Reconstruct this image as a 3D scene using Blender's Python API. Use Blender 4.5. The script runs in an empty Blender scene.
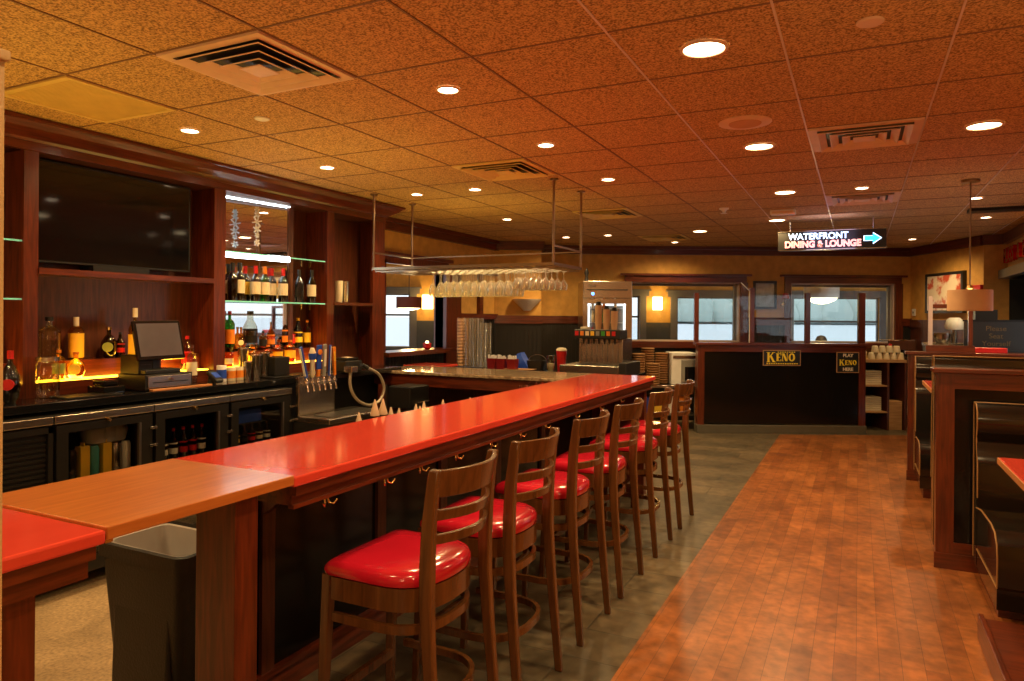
import bpy, bmesh, math, random
from mathutils import Vector, Matrix
random.seed(7)
C = bpy.context.scene.collection
sc = bpy.context.scene
PI = math.pi
# ---------------------------------------------------------------- camera maths (surveyed from the photograph)
F, CY, YAW, ROLL, H = 702.5, 316.7, .4586, .0079, 1.6
ZC = 2.717
cY, sY = math.cos(YAW), math.sin(YAW)
def FZ(R, D, z=0): return Vector((R*cY - D*sY, R*sY + D*cY, z))
def _ray(x, y):
    u = (x-512)/F; v = (y-CY)/F; c, s = math.cos(ROLL), math.sin(-ROLL)
    u, v = u*c - v*s, u*s + v*c
    return Vector((u*cY - sY, u*sY + cY, -v))
def on_x(x, y, X):
    d = _ray(x, y); t = X/d.x; return Vector((X, d.y*t, H + d.z*t))
def at_d(x, y, D):
    d = _ray(x, y); return Vector((d.x*D, d.y*D, H + d.z*D))
# ---------------------------------------------------------------- materials
MT = {}
def newmat(name):
    m = bpy.data.materials.new(name); m.use_nodes = True; MT[name] = m
    nt = m.node_tree; b = nt.nodes['Principled BSDF']; return m, nt, b
def plain(name, col, rough=.5, metal=0, coat=0, emit=None, es=0, var=.06, spec=.5, bump=0, bscale=80):
    m, nt, b = newmat(name); N = nt.nodes; L = nt.links
    tc = N.new('ShaderNodeTexCoord'); no = N.new('ShaderNodeTexNoise'); no.inputs['Scale'].default_value = 9
    L.new(tc.outputs['Object'], no.inputs['Vector'])
    rp = N.new('ShaderNodeValToRGB')
    rp.color_ramp.elements[0].position = .3; rp.color_ramp.elements[1].position = .7
    rp.color_ramp.elements[0].color = tuple(max(0, c*(1-var)) for c in col)+(1,)
    rp.color_ramp.elements[1].color = tuple(min(1, c*(1+var)) for c in col)+(1,)
    L.new(no.outputs['Fac'], rp.inputs['Fac']); L.new(rp.outputs['Color'], b.inputs['Base Color'])
    b.inputs['Roughness'].default_value = rough; b.inputs['Metallic'].default_value = metal
    b.inputs['Coat Weight'].default_value = coat; b.inputs['Coat Roughness'].default_value = .08
    b.inputs['Specular IOR Level'].default_value = spec
    if emit: b.inputs['Emission Color'].default_value = (*emit, 1); b.inputs['Emission Strength'].default_value = es
    if bump:
        n2 = N.new('ShaderNodeTexNoise'); n2.inputs['Scale'].default_value = bscale
        L.new(tc.outputs['Object'], n2.inputs['Vector'])
        bp = N.new('ShaderNodeBump'); bp.inputs['Strength'].default_value = bump; bp.inputs['Distance'].default_value = .01
        L.new(n2.outputs['Fac'], bp.inputs['Height']); L.new(bp.outputs['Normal'], b.inputs['Normal'])
    return m
def wood(name, dark, light, axis='X', rough=.3, coat=.3, sc_=1.0, gl=14):
    m, nt, b = newmat(name); N = nt.nodes; L = nt.links
    tc = N.new('ShaderNodeTexCoord'); mp = N.new('ShaderNodeMapping')
    s = {'X': (1.2, gl, gl), 'Y': (gl, 1.2, gl), 'Z': (gl, gl, 1.2)}[axis]
    mp.inputs['Scale'].default_value = tuple(v*sc_ for v in s)
    L.new(tc.outputs['Object'], mp.inputs['Vector'])
    no = N.new('ShaderNodeTexNoise'); no.inputs['Scale'].default_value = 3.5; no.inputs['Detail'].default_value = 6; no.inputs['Distortion'].default_value = .6
    L.new(mp.outputs['Vector'], no.inputs['Vector'])
    rp = N.new('ShaderNodeValToRGB')
    rp.color_ramp.elements[0].position = .33; rp.color_ramp.elements[1].position = .68
    rp.color_ramp.elements[0].color = (*dark, 1); rp.color_ramp.elements[1].color = (*light, 1)
    L.new(no.outputs['Fac'], rp.inputs['Fac']); L.new(rp.outputs['Color'], b.inputs['Base Color'])
    b.inputs['Roughness'].default_value = rough; b.inputs['Coat Weight'].default_value = coat; b.inputs['Coat Roughness'].default_value = .15
    return m
MD, ML = (.062, .010, .003), (.150, .026, .007)
wood('mahX', MD, ML, 'X'); wood('mahY', MD, ML, 'Y'); wood('mahZ', MD, ML, 'Z')
wood('stoolwood', (.070, .024, .006), (.125, .045, .012), 'Z', .26, .4, 1, 12)
wood('flapwood', (.42, .12, .024), (.56, .185, .040), 'Y', .28, .4)
wood('orangewood', (.40, .15, .05), (.6, .25, .08), 'Y', .4, .1)
wood('darkwood', (.06, .016, .007), (.13, .035, .014), 'Z', .4, .2)
wood('cratewood', (.35, .18, .07), (.5, .28, .12), 'X', .6, 0)
wood('basket', (.16, .07, .02), (.36, .17, .05), 'X', .7, 0, 6)
plain('red_solid', (.68, .062, .040), .13, coat=.5, var=.05)
plain('red_vinyl', (.50, .010, .028), .18, coat=.5, var=.04)
plain('black_vinyl', (.012, .009, .007), .13, coat=.5, bump=.15, bscale=6)
plain('piping', (.30, .15, .05), .4)
plain('black_panel', (.008, .006, .005), .16, spec=.35)
plain('bead', (.013, .010, .007), .5)
plain('black', (.012, .011, .010), .4)
plain('black_gloss', (.008, .008, .009), .08, coat=.3)
plain('tv_glass', (.004, .004, .005), .06, spec=.5)
plain('dark_grey', (.009, .0075, .0065), .4, spec=.3)
plain('olive', (.22, .26, .05), .4)
plain('bin_grey', (.012, .011, .009), .5, bump=.2, bscale=120)
plain('grey', (.25, .24, .22), .5)
plain('white', (.8, .78, .74), .5)
plain('bag', (.36, .33, .31), .3)
plain('cream', (.7, .6, .42), .55)
plain('steel', (.46, .41, .35), .26, 1, var=.03)
plain('steel_dark', (.25, .23, .21), .35, 1)
plain('chrome', (.8, .78, .75), .1, 1, var=.02)
plain('rackmetal', (.34, .24, .16), .3, 1)
plain('brass', (.75, .5, .2), .25, 1)
plain('gold_wall', (.60, .315, .065), .7, var=.12, bump=.3, bscale=60)
plain('tan_paint', (.50, .33, .15), .5, bump=.2, bscale=200)
plain('vent_white', (.72, .52, .36), .45)
plain('vent_yellow', (.70, .50, .16), .5)
plain('off_white', (.75, .68, .6), .5)
plain('ceil_bar_glint', (.68, .55, .48), .3)  # pale base colour paints the glint along these bars
plain('ceil_dark', (.20, .10, .05), .6)  # darker copy for the bars without the painted glint
plain('amber_light', (.9, .5, .05), .4, emit=(1, .50, .03), es=9)
plain('led', (.9, .95, 1), .4, emit=(.78, .92, 1), es=14)
plain('fridge_led', (.9, .95, 1), .4, emit=(.75, .88, 1), es=3.5)
plain('can_light', (1, .9, .7), .4, emit=(1, .80, .46), es=14)
plain('small_light', (1, .9, .7), .4, emit=(1, .86, .6), es=16)
plain('sconce_glow', (1, .8, .5), .4, emit=(1, .70, .32), es=9)
plain('shade_glow', (.8, .7, .5), .5, emit=(1, .85, .55), es=4)
plain('shade', (.55, .32, .17), .8)
plain('shade_dark', (.22, .06, .04), .8)
plain('neon_white', (.8, .9, 1), .4, emit=(.50, .72, 1), es=3.2)
plain('neon_red', (1, .2, .1), .4, emit=(1, .17, .10), es=2.4)
plain('neon_cyan', (.1, .6, 1), .4, emit=(.02, .55, 1), es=2.4)
plain('neon_pink', (1, .6, .6), .4, emit=(1, .50, .48), es=1.8)
plain('blue_led', (.1, .3, 1), .4, emit=(.1, .35, 1), es=3)
plain('keno_gold', (.95, .72, .04), .45)
plain('keno_white', (.8, .68, .5), .5)
plain('red_letter', (.62, .015, .012), .12, coat=.6)
plain('red_plastic', (.55, .015, .015), .3)
plain('blue_plastic', (.02, .07, .45), .3)
plain('green', (.05, .3, .04), .3)
plain('orange', (.75, .22, .02), .35)
plain('yellow', (.8, .5, .04), .35)
plain('teal', (.06, .3, .3), .35)
plain('paper', (.75, .62, .42), .6)
plain('cone', (.62, .45, .3), .35)
plain('rubber_hose', (.45, .38, .28), .35, .5)
plain('window_frame', (.14, .13, .13), .5)
plain('jamb_light', (.55, .42, .38), .5)
plain('glass_edge', (.25, .75, .6), .1, emit=(.1, .6, .45), es=.25)
plain('stone_base', (.10, .085, .06), .45)
plain('skin', (.45, .25, .17), .5); plain('shirt', (.06, .08, .12), .8); plain('hair', (.03, .02, .015), .6)
plain('grey_wainscot', (.06, .058, .056), .5)
plain('trees', (.42, .50, .46), .9, var=.2)  # distance haze is mixed into this pale grey-green
plain('dark_red', (.22, .012, .012), .35)
plain('sign_brown', (.13, .075, .02), .5)
plain('screen', (.085, .070, .085), .2, spec=.5)
plain('granite_face', (.3, .2, .12), .3)

def clear(name, tint=(1, 1, 1), refl=.12, rough=.02):
    m, nt, b = newmat(name); N = nt.nodes; L = nt.links
    N.remove(b); out = N['Material Output']
    tr = N.new('ShaderNodeBsdfTransparent'); tr.inputs['Color'].default_value = (*tint, 1)
    gl = N.new('ShaderNodeBsdfGlossy'); gl.inputs['Roughness'].default_value = rough; gl.inputs['Color'].default_value = (1, 1, 1, 1)
    lw = N.new('ShaderNodeLayerWeight'); lw.inputs['Blend'].default_value = .25
    mr = N.new('ShaderNodeMapRange'); mr.inputs['To Min'].default_value = refl*.35; mr.inputs['To Max'].default_value = min(1, refl*6)
    no = N.new('ShaderNodeTexNoise'); no.inputs['Scale'].default_value = 3
    L.new(lw.outputs['Facing'], mr.inputs['Value'])
    mx = N.new('ShaderNodeMixShader'); L.new(mr.outputs['Result'], mx.inputs['Fac'])
    L.new(tr.outputs[0], mx.inputs[1]); L.new(gl.outputs[0], mx.inputs[2]); L.new(mx.outputs[0], out.inputs['Surface'])
    return m
clear('pane', (.95, .97, .97), .05); clear('glassware', (.90, .88, .84), .16, .05)
def stem(name, col, fac):
    m, nt, b = newmat(name); N = nt.nodes; L = nt.links; N.remove(b); out = N['Material Output']
    tr = N.new('ShaderNodeBsdfTransparent'); tr.inputs['Color'].default_value = (.93, .91, .88, 1)
    gl = N.new('ShaderNodeBsdfGlossy'); gl.inputs['Roughness'].default_value = .12
    df = N.new('ShaderNodeBsdfTranslucent'); df.inputs['Color'].default_value = (*col, 1)
    no = N.new('ShaderNodeTexNoise'); no.inputs['Scale'].default_value = 40
    a = N.new('ShaderNodeMixShader'); a.inputs['Fac'].default_value = .45; L.new(gl.outputs[0], a.inputs[1]); L.new(df.outputs[0], a.inputs[2])
    lw = N.new('ShaderNodeLayerWeight'); lw.inputs['Blend'].default_value = .35
    mr = N.new('ShaderNodeMapRange'); mr.inputs['To Min'].default_value = fac*.5; mr.inputs['To Max'].default_value = min(1, fac*3)
    L.new(lw.outputs['Facing'], mr.inputs['Value']); mx = N.new('ShaderNodeMixShader'); L.new(mr.outputs['Result'], mx.inputs['Fac'])
    L.new(tr.outputs[0], mx.inputs[1]); L.new(a.outputs[0], mx.inputs[2]); L.new(mx.outputs[0], out.inputs['Surface'])
stem('stemware', (1, .95, .85), .36)
clear('clear_bottle', (.86, .85, .74), .13); clear('amber_bottle', (.78, .32, .05), .12)
clear('dark_bottle', (.10, .045, .02), .12); clear('green_bottle', (.08, .35, .06), .12); clear('yellow_bottle', (.85, .62, .08), .1)
clear('shelf_glass', (.86, .96, .93), .08); clear('cooler_glass', (.80, .78, .74), .05)
m, nt, b = newmat('mirror'); b.inputs['Metallic'].default_value = 1; b.inputs['Roughness'].default_value = .02
N = nt.nodes; no = N.new('ShaderNodeTexNoise'); no.inputs['Scale'].default_value = 2
rp = N.new('ShaderNodeValToRGB'); rp.color_ramp.elements[0].color = (.82, .82, .82, 1); rp.color_ramp.elements[1].color = (.88, .88, .88, 1)
nt.links.new(no.outputs['Fac'], rp.inputs['Fac']); nt.links.new(rp.outputs['Color'], b.inputs['Base Color'])

# ceiling tile speckle
m, nt, b = newmat('ceiling_tile'); N = nt.nodes; L = nt.links
tc = N.new('ShaderNodeTexCoord'); no = N.new('ShaderNodeTexNoise'); no.inputs['Scale'].default_value = 115; no.inputs['Detail'].default_value = 3
L.new(tc.outputs['Object'], no.inputs['Vector'])
rp = N.new('ShaderNodeValToRGB'); e = rp.color_ramp.elements
e[0].position = .37; e[0].color = (.21, .11, .036, 1); e[1].position = .58; e[1].color = (.66, .41, .16, 1)
L.new(no.outputs['Fac'], rp.inputs['Fac']); L.new(rp.outputs['Color'], b.inputs['Base Color']); b.inputs['Roughness'].default_value = .85
bp = N.new('ShaderNodeBump'); bp.inputs['Strength'].default_value = .4; bp.inputs['Distance'].default_value = .004
L.new(no.outputs['Fac'], bp.inputs['Height']); L.new(bp.outputs['Normal'], b.inputs['Normal'])
# brick-type floors
def tiles(name, c1, c2, mortar, bw, rh, ms, rough, rot=0, var=4, offs=.5, fine=18, bump=.3, coat=0):
    m, nt, b = newmat(name); N = nt.nodes; L = nt.links
    tc = N.new('ShaderNodeTexCoord'); mp = N.new('ShaderNodeMapping'); mp.inputs['Rotation'].default_value = (0, 0, rot)
    L.new(tc.outputs['Object'], mp.inputs['Vector'])
    br = N.new('ShaderNodeTexBrick'); br.offset = offs
    br.inputs['Color1'].default_value = (*c1, 1); br.inputs['Color2'].default_value = (*c2, 1); br.inputs['Mortar'].default_value = (*mortar, 1)
    br.inputs['Scale'].default_value = 1; br.inputs['Brick Width'].default_value = bw; br.inputs['Row Height'].default_value = rh
    br.inputs['Mortar Size'].default_value = ms; br.inputs['Mortar Smooth'].default_value = .3
    L.new(mp.outputs['Vector'], br.inputs['Vector'])
    no = N.new('ShaderNodeTexNoise'); no.inputs['Scale'].default_value = var; no.inputs['Detail'].default_value = 6; no.inputs['Distortion'].default_value = .5
    L.new(tc.outputs['Object'], no.inputs['Vector'])
    n2 = N.new('ShaderNodeTexNoise'); n2.inputs['Scale'].default_value = fine; n2.inputs['Detail'].default_value = 4
    L.new(tc.outputs['Object'], n2.inputs['Vector'])
    ad = N.new('ShaderNodeMath'); ad.operation = 'MULTIPLY'; L.new(no.outputs['Fac'], ad.inputs[0]); L.new(n2.outputs['Fac'], ad.inputs[1])
    mr = N.new('ShaderNodeMapRange'); mr.inputs['From Min'].default_value = .12; mr.inputs['From Max'].default_value = .40
    mr.inputs['To Min'].default_value = .55; mr.inputs['To Max'].default_value = 1.35
    L.new(ad.outputs[0], mr.inputs['Value'])
    vm = N.new('ShaderNodeVectorMath'); vm.operation = 'SCALE'; L.new(br.outputs['Color'], vm.inputs[0]); L.new(mr.outputs['Result'], vm.inputs['Scale'])
    L.new(vm.outputs[0], b.inputs['Base Color']); b.inputs['Roughness'].default_value = rough; b.inputs['Coat Weight'].default_value = coat; b.inputs['Coat Roughness'].default_value = .2
    bp = N.new('ShaderNodeBump'); bp.inputs['Strength'].default_value = bump; bp.inputs['Distance'].default_value = .003; bp.invert = True
    L.new(br.outputs['Fac'], bp.inputs['Height']); L.new(bp.outputs['Normal'], b.inputs['Normal'])
    return m
tiles('wood_floor', (.33, .108, .028), (.22, .066, .017), (.10, .03, .009), .62, .095, .0013, .34, PI/2, 3.2, .37, 16, .2, .08)
tiles('slate', (.140, .100, .058), (.084, .064, .040), (.07, .055, .035), .62, .31, .006, .38, 0, 3, .5, 14, .5)
tiles('bar_floor', (.40, .27, .14), (.37, .25, .13), (.36, .24, .12), .3, .3, .002, .6, 0, 3, .5, 60)
tiles('dining_floor', (.10, .06, .035), (.09, .05, .03), (.05, .03, .02), .6, .6, .004, .5)
# granite
m, nt, b = newmat('granite'); N = nt.nodes; L = nt.links
tc = N.new('ShaderNodeTexCoord'); no = N.new('ShaderNodeTexNoise'); no.inputs['Scale'].default_value = 30; no.inputs['Detail'].default_value = 5
L.new(tc.outputs['Object'], no.inputs['Vector']); rp = N.new('ShaderNodeValToRGB'); e = rp.color_ramp.elements
e[0].position = .35; e[0].color = (.16, .10, .06, 1); e[1].position = .65; e[1].color = (.50, .36, .22, 1)
L.new(no.outputs['Fac'], rp.inputs['Fac']); L.new(rp.outputs['Color'], b.inputs['Base Color']); b.inputs['Roughness'].default_value = .1
# water
m, nt, b = newmat('water'); N = nt.nodes; L = nt.links
b.inputs['Base Color'].default_value = (.62, .68, .74, 1); b.inputs['Roughness'].default_value = .45
tc = N.new('ShaderNodeTexCoord'); no = N.new('ShaderNodeTexNoise'); no.inputs['Scale'].default_value = 2
L.new(tc.outputs['Object'], no.inputs['Vector']); bp = N.new('ShaderNodeBump'); bp.inputs['Strength'].default_value = .3
L.new(no.outputs['Fac'], bp.inputs['Height']); L.new(bp.outputs['Normal'], b.inputs['Normal'])
# framed picture art
m, nt, b = newmat('art_warm'); N = nt.nodes; L = nt.links
tc = N.new('ShaderNodeTexCoord'); no = N.new('ShaderNodeTexNoise'); no.inputs['Scale'].default_value = 6; no.inputs['Detail'].default_value = 3
L.new(tc.outputs['Object'], no.inputs['Vector']); rp = N.new('ShaderNodeValToRGB'); e = rp.color_ramp.elements
e[0].position = .38; e[0].color = (.55, .10, .05, 1); e[1].position = .5; e[1].color = (.8, .66, .5, 1)
L.new(no.outputs['Fac'], rp.inputs['Fac']); L.new(rp.outputs['Color'], b.inputs['Base Color']); b.inputs['Roughness'].default_value = .15
plain('art_reflection', (.38, .45, .52), .15, var=.3)  # pale blue is the reflection on the picture, put into its colour

# ---------------------------------------------------------------- mesh builder
class B:
    def __init__(s): s.bm = bmesh.new(); s.sm = False
    def box(s, x0, x1, y0, y1, z0, z1, bev=0, M=None):
        bm = s.bm
        v = [bm.verts.new((x, y, z)) for x in (x0, x1) for y in (y0, y1) for z in (z0, z1)]
        fs = [bm.faces.new([v[i] for i in q]) for q in ((0, 1, 3, 2), (4, 6, 7, 5), (0, 4, 5, 1), (2, 3, 7, 6), (0, 2, 6, 4), (1, 5, 7, 3))]
        if M is not None:
            for a in v: a.co = M @ a.co
        if bev:
            es = list({e for f in fs for e in f.edges})
            bmesh.ops.bevel(bm, geom=es, offset=bev, segments=2, affect='EDGES', profile=.5)
        return s
    def cyl(s, p0, p1, r0, r1=None, n=16, cap=True):
        r1 = r0 if r1 is None else r1
        p0, p1 = Vector(p0), Vector(p1); d = (p1-p0).normalized()
        a = d.orthogonal().normalized(); b_ = d.cross(a)
        c0 = []; c1 = []
        for i in range(n):
            t = 2*PI*i/n; o = a*math.cos(t) + b_*math.sin(t)
            c0.append(s.bm.verts.new(p0 + o*r0)); c1.append(s.bm.verts.new(p1 + o*r1))
        for i in range(n): s.bm.faces.new((c0[i], c0[(i+1) % n], c1[(i+1) % n], c1[i]))
        if cap: s.bm.faces.new(c0[::-1]); s.bm.faces.new(c1)
        return s
    def lathe(s, prof, c=(0, 0, 0), n=20, close=True):
        rings = []
        for r, z in prof:
            rings.append([s.bm.verts.new((c[0]+r*math.cos(2*PI*i/n), c[1]+r*math.sin(2*PI*i/n), c[2]+z)) for i in range(n)])
        for a, b_ in zip(rings, rings[1:]):
            for i in range(n): s.bm.faces.new((a[i], a[(i+1) % n], b_[(i+1) % n], b_[i]))
        if close:
            s.bm.faces.new(rings[0][::-1]); s.bm.faces.new(rings[-1])
        s.sm = True; return s
    def tube(s, pts, r, n=10):
        pts = [Vector(p) for p in pts]; rings = []
        a = None
        for i, p in enumerate(pts):
            d = (pts[min(i+1, len(pts)-1)] - pts[max(i-1, 0)]).normalized()
            if a is None: a = d.orthogonal().normalized()
            a = (a - d*a.dot(d)).normalized(); b_ = d.cross(a)
            rings.append([s.bm.verts.new(p + (a*math.cos(2*PI*k/n) + b_*math.sin(2*PI*k/n))*r) for k in range(n)])
        for q, w in zip(rings, rings[1:]):
            for i in range(n): s.bm.faces.new((q[i], q[(i+1) % n], w[(i+1) % n], w[i]))
        s.bm.faces.new(rings[0][::-1]); s.bm.faces.new(rings[-1]); s.sm = True; return s
    def loft(s, rings, cap=True, closed=True):
        R = [[s.bm.verts.new(p) for p in r] for r in rings]; n = len(R[0])
        for a, b_ in zip(R, R[1:]):
            for i in range(n if closed else n-1): s.bm.faces.new((a[i], a[(i+1) % n], b_[(i+1) % n], b_[i]))
        if cap: s.bm.faces.new(R[0][::-1]); s.bm.faces.new(R[-1])
        return s
    def prism(s, poly, z0, z1):
        return s.loft([[(x, y, z0) for x, y in poly], [(x, y, z1) for x, y in poly]])
    def strip(s, path, z0, z1, t):
        """a bent band: follows path (x,y,zoff), rectangle t thick"""
        rings = []
        P = [Vector((p[0], p[1])) for p in path]
        for i, p in enumerate(P):
            d = (P[min(i+1, len(P)-1)] - P[max(i-1, 0)]).normalized(); nrm = Vector((d.y, -d.x))
            dz = path[i][2] if len(path[i]) > 2 else 0
            a = p + nrm*t/2; b_ = p - nrm*t/2
            rings.append([(a.x, a.y, z0+dz), (a.x, a.y, z1+dz), (b_.x, b_.y, z1+dz), (b_.x, b_.y, z0+dz)])
        return s.loft(rings)
    def build(s, name, mat, parent=None, loc=None, rz=None, smooth=None, mats=None, bev=0):
        me = bpy.data.meshes.new(name)
        bmesh.ops.recalc_face_normals(s.bm, faces=s.bm.faces[:]); s.bm.to_mesh(me); s.bm.free()
        if mat: me.materials.append(MT[mat])
        o = bpy.data.objects.new(name, me); C.objects.link(o)
        if parent: o.parent = parent
        if loc is not None: o.location = loc
        if rz is not None: o.rotation_euler[2] = rz
        if s.sm if smooth is None else smooth:
            me.polygons.foreach_set('use_smooth', [True]*len(me.polygons))
            me.set_sharp_from_angle(angle=math.radians(38))
        if bev:
            md = o.modifiers.new('bevel', 'BEVEL'); md.width = bev; md.segments = 2; md.limit_method = 'ANGLE'
        return o
def bx(name, mat, x0, x1, y0, y1, z0, z1, parent=None, bev=0): return B().box(x0, x1, y0, y1, z0, z1, bev).build(name, mat, parent)
def tag(o, label, cat, group=None):
    o['label'] = label; o['category'] = cat
    if group: o['group'] = group
    return o
def thing(name, label, cat, loc=(0, 0, 0), rz=0, group=None):
    o = bpy.data.objects.new(name, None); C.objects.link(o); o.location = loc; o.rotation_euler = (0, 0, rz)
    o.empty_display_size = .1
    return tag(o, label, cat, group)
def struct(o): o['kind'] = 'structure'; return o
def dup(root, loc, rz=None, label=None):
    r = root.copy(); C.objects.link(r); r.location = loc
    if rz is not None: r.rotation_euler[2] = rz
    if label: r['label'] = label
    for ch in list(root.children):
        c = ch.copy(); C.objects.link(c); c.parent = r
        for g in list(ch.children):
            d = g.copy(); C.objects.link(d); d.parent = c
    return r
def text(name, body, mat, size, parent=None, loc=(0, 0, 0), rot=(PI/2, 0, 0), ext=.002, off=0, align='CENTER', sx=1):
    cu = bpy.data.curves.new(name, 'FONT'); cu.body = body; cu.size = size; cu.extrude = ext; cu.offset = off; cu.align_x = align; cu.align_y = 'CENTER'
    cu.materials.append(MT[mat])
    o = bpy.data.objects.new(name, cu); C.objects.link(o); o.location = loc; o.rotation_euler = rot; o.scale = (sx, 1, 1)
    me = bpy.data.meshes.new_from_object(o); C.objects.unlink(o); bpy.data.objects.remove(o)
    o = bpy.data.objects.new(name, me); C.objects.link(o); o.location = loc; o.rotation_euler = rot; o.scale = (sx, 1, 1)
    if parent: o.parent = parent
    return o
def lamp(kind, loc, energy, col=(1, .62, .30), size=.05, spot=None, blend=1, rot=None, name='lamp'):
    l = bpy.data.lights.new(name, kind); l.energy = energy; l.color = col
    if kind == 'AREA': l.size = size
    else: l.shadow_soft_size = size
    if kind == 'SPOT': l.spot_size = spot; l.spot_blend = blend
    o = bpy.data.objects.new(name, l); C.objects.link(o); o.location = loc
    if rot: o.rotation_euler = rot
    return o

# ================================================================ SETTING
GX, GY, T = -.2834, 2.0159, .6096
RW = 1.72                                     # right wall
# floors
kD = 9.72
yk = lambda X: (kD + .4427*X)/.8965
yw = lambda X: (11.05 + .4427*X)/.8965
struct(B().prism([(-.97, -3.2), (RW, -3.2), (RW, yk(RW)), (-.97, yk(-.97))], -.05, 0).build('floor', 'wood_floor'))
struct(B().prism([(-2.30, -3.2), (-.97, -3.2), (-.97, yk(-.97)), (RW, yk(RW)), (RW, 13.2), (.9, 13.4), (-2.30, yw(-2.3))], -.05, 0).build('floor_slate', 'slate'))
struct(B().prism([(-5, -3.2), (-2.30, -3.2), (-2.30, yw(-2.3)), (-5, yw(-5)+.3)], -.05, 0).build('floor_bar', 'bar_floor'))
# ceiling
struct(B().prism([(-5, -3.2), (RW+.1, -3.2), (RW+.1, 13.2), (.9, 13.3), (-5, yw(-5)+.2)], ZC, ZC+.06).build('ceiling', 'ceiling_tile'))
g = B()
for i in range(-8, 5):
    x = GX+T*i
    if i == -1: struct(g.build('trim_23', 'ceil_dark')); g = B()
    if -4.9 < x < RW: g.box(x-.0045, x+.0045, -3.2, yw(x)-.02, ZC-.004, ZC+.001)
struct(g.build('trim_1', 'ceil_bar_glint'))
g = B()
for j in range(-9, 19):
    y = GY+T*j; x0 = -4.9
    xm = min(RW, 9)
    x0 = max(-4.9, (0)-9)
    if y > yw(-4.9): x0 = (y*.8965-11.0)/.4427
    if x0 < xm: g.box(x0, xm, y-.005, y+.005, ZC-.003, ZC+.001)
struct(g.build('trim_2', 'ceil_dark'))
# left gold wall beyond the back bar: plane X=-4.85, opening Y 6.50..7.80
XL = -4.85
def gold(name, *bxs):
    g = B()
    for q in bxs: g.box(*q)
    return struct(g.build(name, 'gold_wall'))
gold('wall_left', (XL-.12, XL, -3.2, 6.50, 0, ZC), (XL-.12, XL, 6.50, 7.80, 2.24, ZC), (XL-.12, XL, 7.80, 9.45, 0, ZC), (XL-.12, XL, 6.50, 7.80, 0, 1.17))
# wainscot on the left wall
g = B(); g.box(XL, XL+.015, 5.9, 7.80, 0, 1.14)
for k in range(0, 30): g.box(XL+.015, XL+.02, 5.9+k*.063, 5.9+k*.063+.05, 0, 1.14)
struct(g.build('trim_3', 'bead'))
g = B(); g.box(XL, XL+.015, 8.15, 9.42, 0, 1.56)
for k in range(20): g.box(XL+.015, XL+.022, 8.16+k*.063, 8.16+k*.063+.05, 0, 1.56)
struct(g.build('trim_4', 'bead'))
# mahogany trims left wall
g = B()
g.box(XL, XL+.05, 5.95, 7.85, 2.20, 2.30); g.box(XL, XL+.08, 5.9, 7.92, 2.29, 2.33)      # head casing
g.box(XL-.14, XL+.05, 7.80, 8.18, 0, 2.24)                                                  # post right of opening
g.box(XL, XL+.05, 6.36, 6.50, 0, 2.24)
struct(g.build('trim_5', 'mahZ'))
g = B(); g.box(XL, XL+.05, 8.18, 9.42, 1.56, 1.64); g.box(XL, XL+.05, 9.25, 9.45, 0, 2.26); g.box(XL, XL+.05, 8.70, 8.80, 1.64, 2.26); g.box(XL, XL+.05, 8.18, 9.45, 2.20, 2.30)
struct(g.build('trim_6', 'mahY'))
struct(bx('trim_7', 'mahY', XL-.14, XL+.20, 6.36, 7.85, 1.14, 1.19))
struct(B().box(XL, XL+.06, 5.86, 9.45, ZC-.14, ZC-.005).box(XL, XL+.10, 5.86, 9.45, ZC-.05, ZC-.003).build('trim_8', 'mahY'))
# far zone helper: parts built in (R, D, z), rotated into place
FM = Matrix(((cY, -sY, 0, 0), (sY, cY, 0, 0), (0, 0, 1, 0), (0, 0, 0, 1)))
def fzb(name, mat, *bxs, **k):
    g = B()
    for q in bxs: g.box(*q)
    o = g.build(name, mat, **k); o.rotation_euler[2] = YAW; return o
# pier (step) and far wall with two openings
DW = 11.0
O1 = (1.86, 3.56); O2 = (4.36, 5.98); ZS, ZH = 1.235, 2.16
struct(fzb('wall_pier', 'gold_wall', (-.32, .43, 10.42, 11.0, 0, ZC)))
struct(fzb('wall_back', 'gold_wall', (-.4, O1[0], DW, DW+.14, 0, ZC), (O1[0], O1[1], DW, DW+.14, 0, ZS), (O1[0], O1[1], DW, DW+.14, ZH, ZC),
    (O1[1], O2[0], DW, DW+.14, 0, ZC), (O2[0], O2[1], DW, DW+.14, 0, ZS), (O2[0], O2[1], DW, DW+.14, ZH, ZC), (O2[1], 6.3, DW, DW+.14, 0, ZC)))
# wainscot far wall
g = B()
def wains(r0, r1, d, z1):
    g.box(r0, r1, d-.015, d, 0, z1)
    k = r0
    while k < r1-.03: g.box(k, min(k+.05, r1), d-.022, d-.015, 0, z1); k += .063
wains(-.32, .43, 10.42, 1.5); wains(.43, O1[0]-.1, DW, 1.5); wains(O1[0]-.1, O1[1]+.1, DW, 1.13); wains(O1[1]+.1, O2[0]-.1, DW, 1.5); wains(O2[1]+.1, 6.3, DW, 1.5)
o = struct(g.build('trim_9', 'bead')); o.rotation_euler[2] = YAW
struct(fzb('trim_10', 'mahX', (-.34, .45, 10.38, 10.42, 1.5, 1.62), (.43, O1[0]-.1, DW-.04, DW, 1.5, 1.62), (O1[1]+.1, O2[0]-.1, DW-.04, DW, 1.5, 1.62), (O2[1]+.1, 6.28, DW-.04, DW, 1.5, 1.62)))
# crown along far wall
struct(fzb('trim_11', 'mahX', (-.36, .47, 10.34, 10.42, ZC-.13, ZC-.004), (.40, .47, 10.36, 11, ZC-.13, ZC-.004), (.43, 6.25, DW-.06, DW, ZC-.13, ZC-.004), (.43, 6.2, DW-.10, DW, ZC-.05, ZC-.003)))
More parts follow.
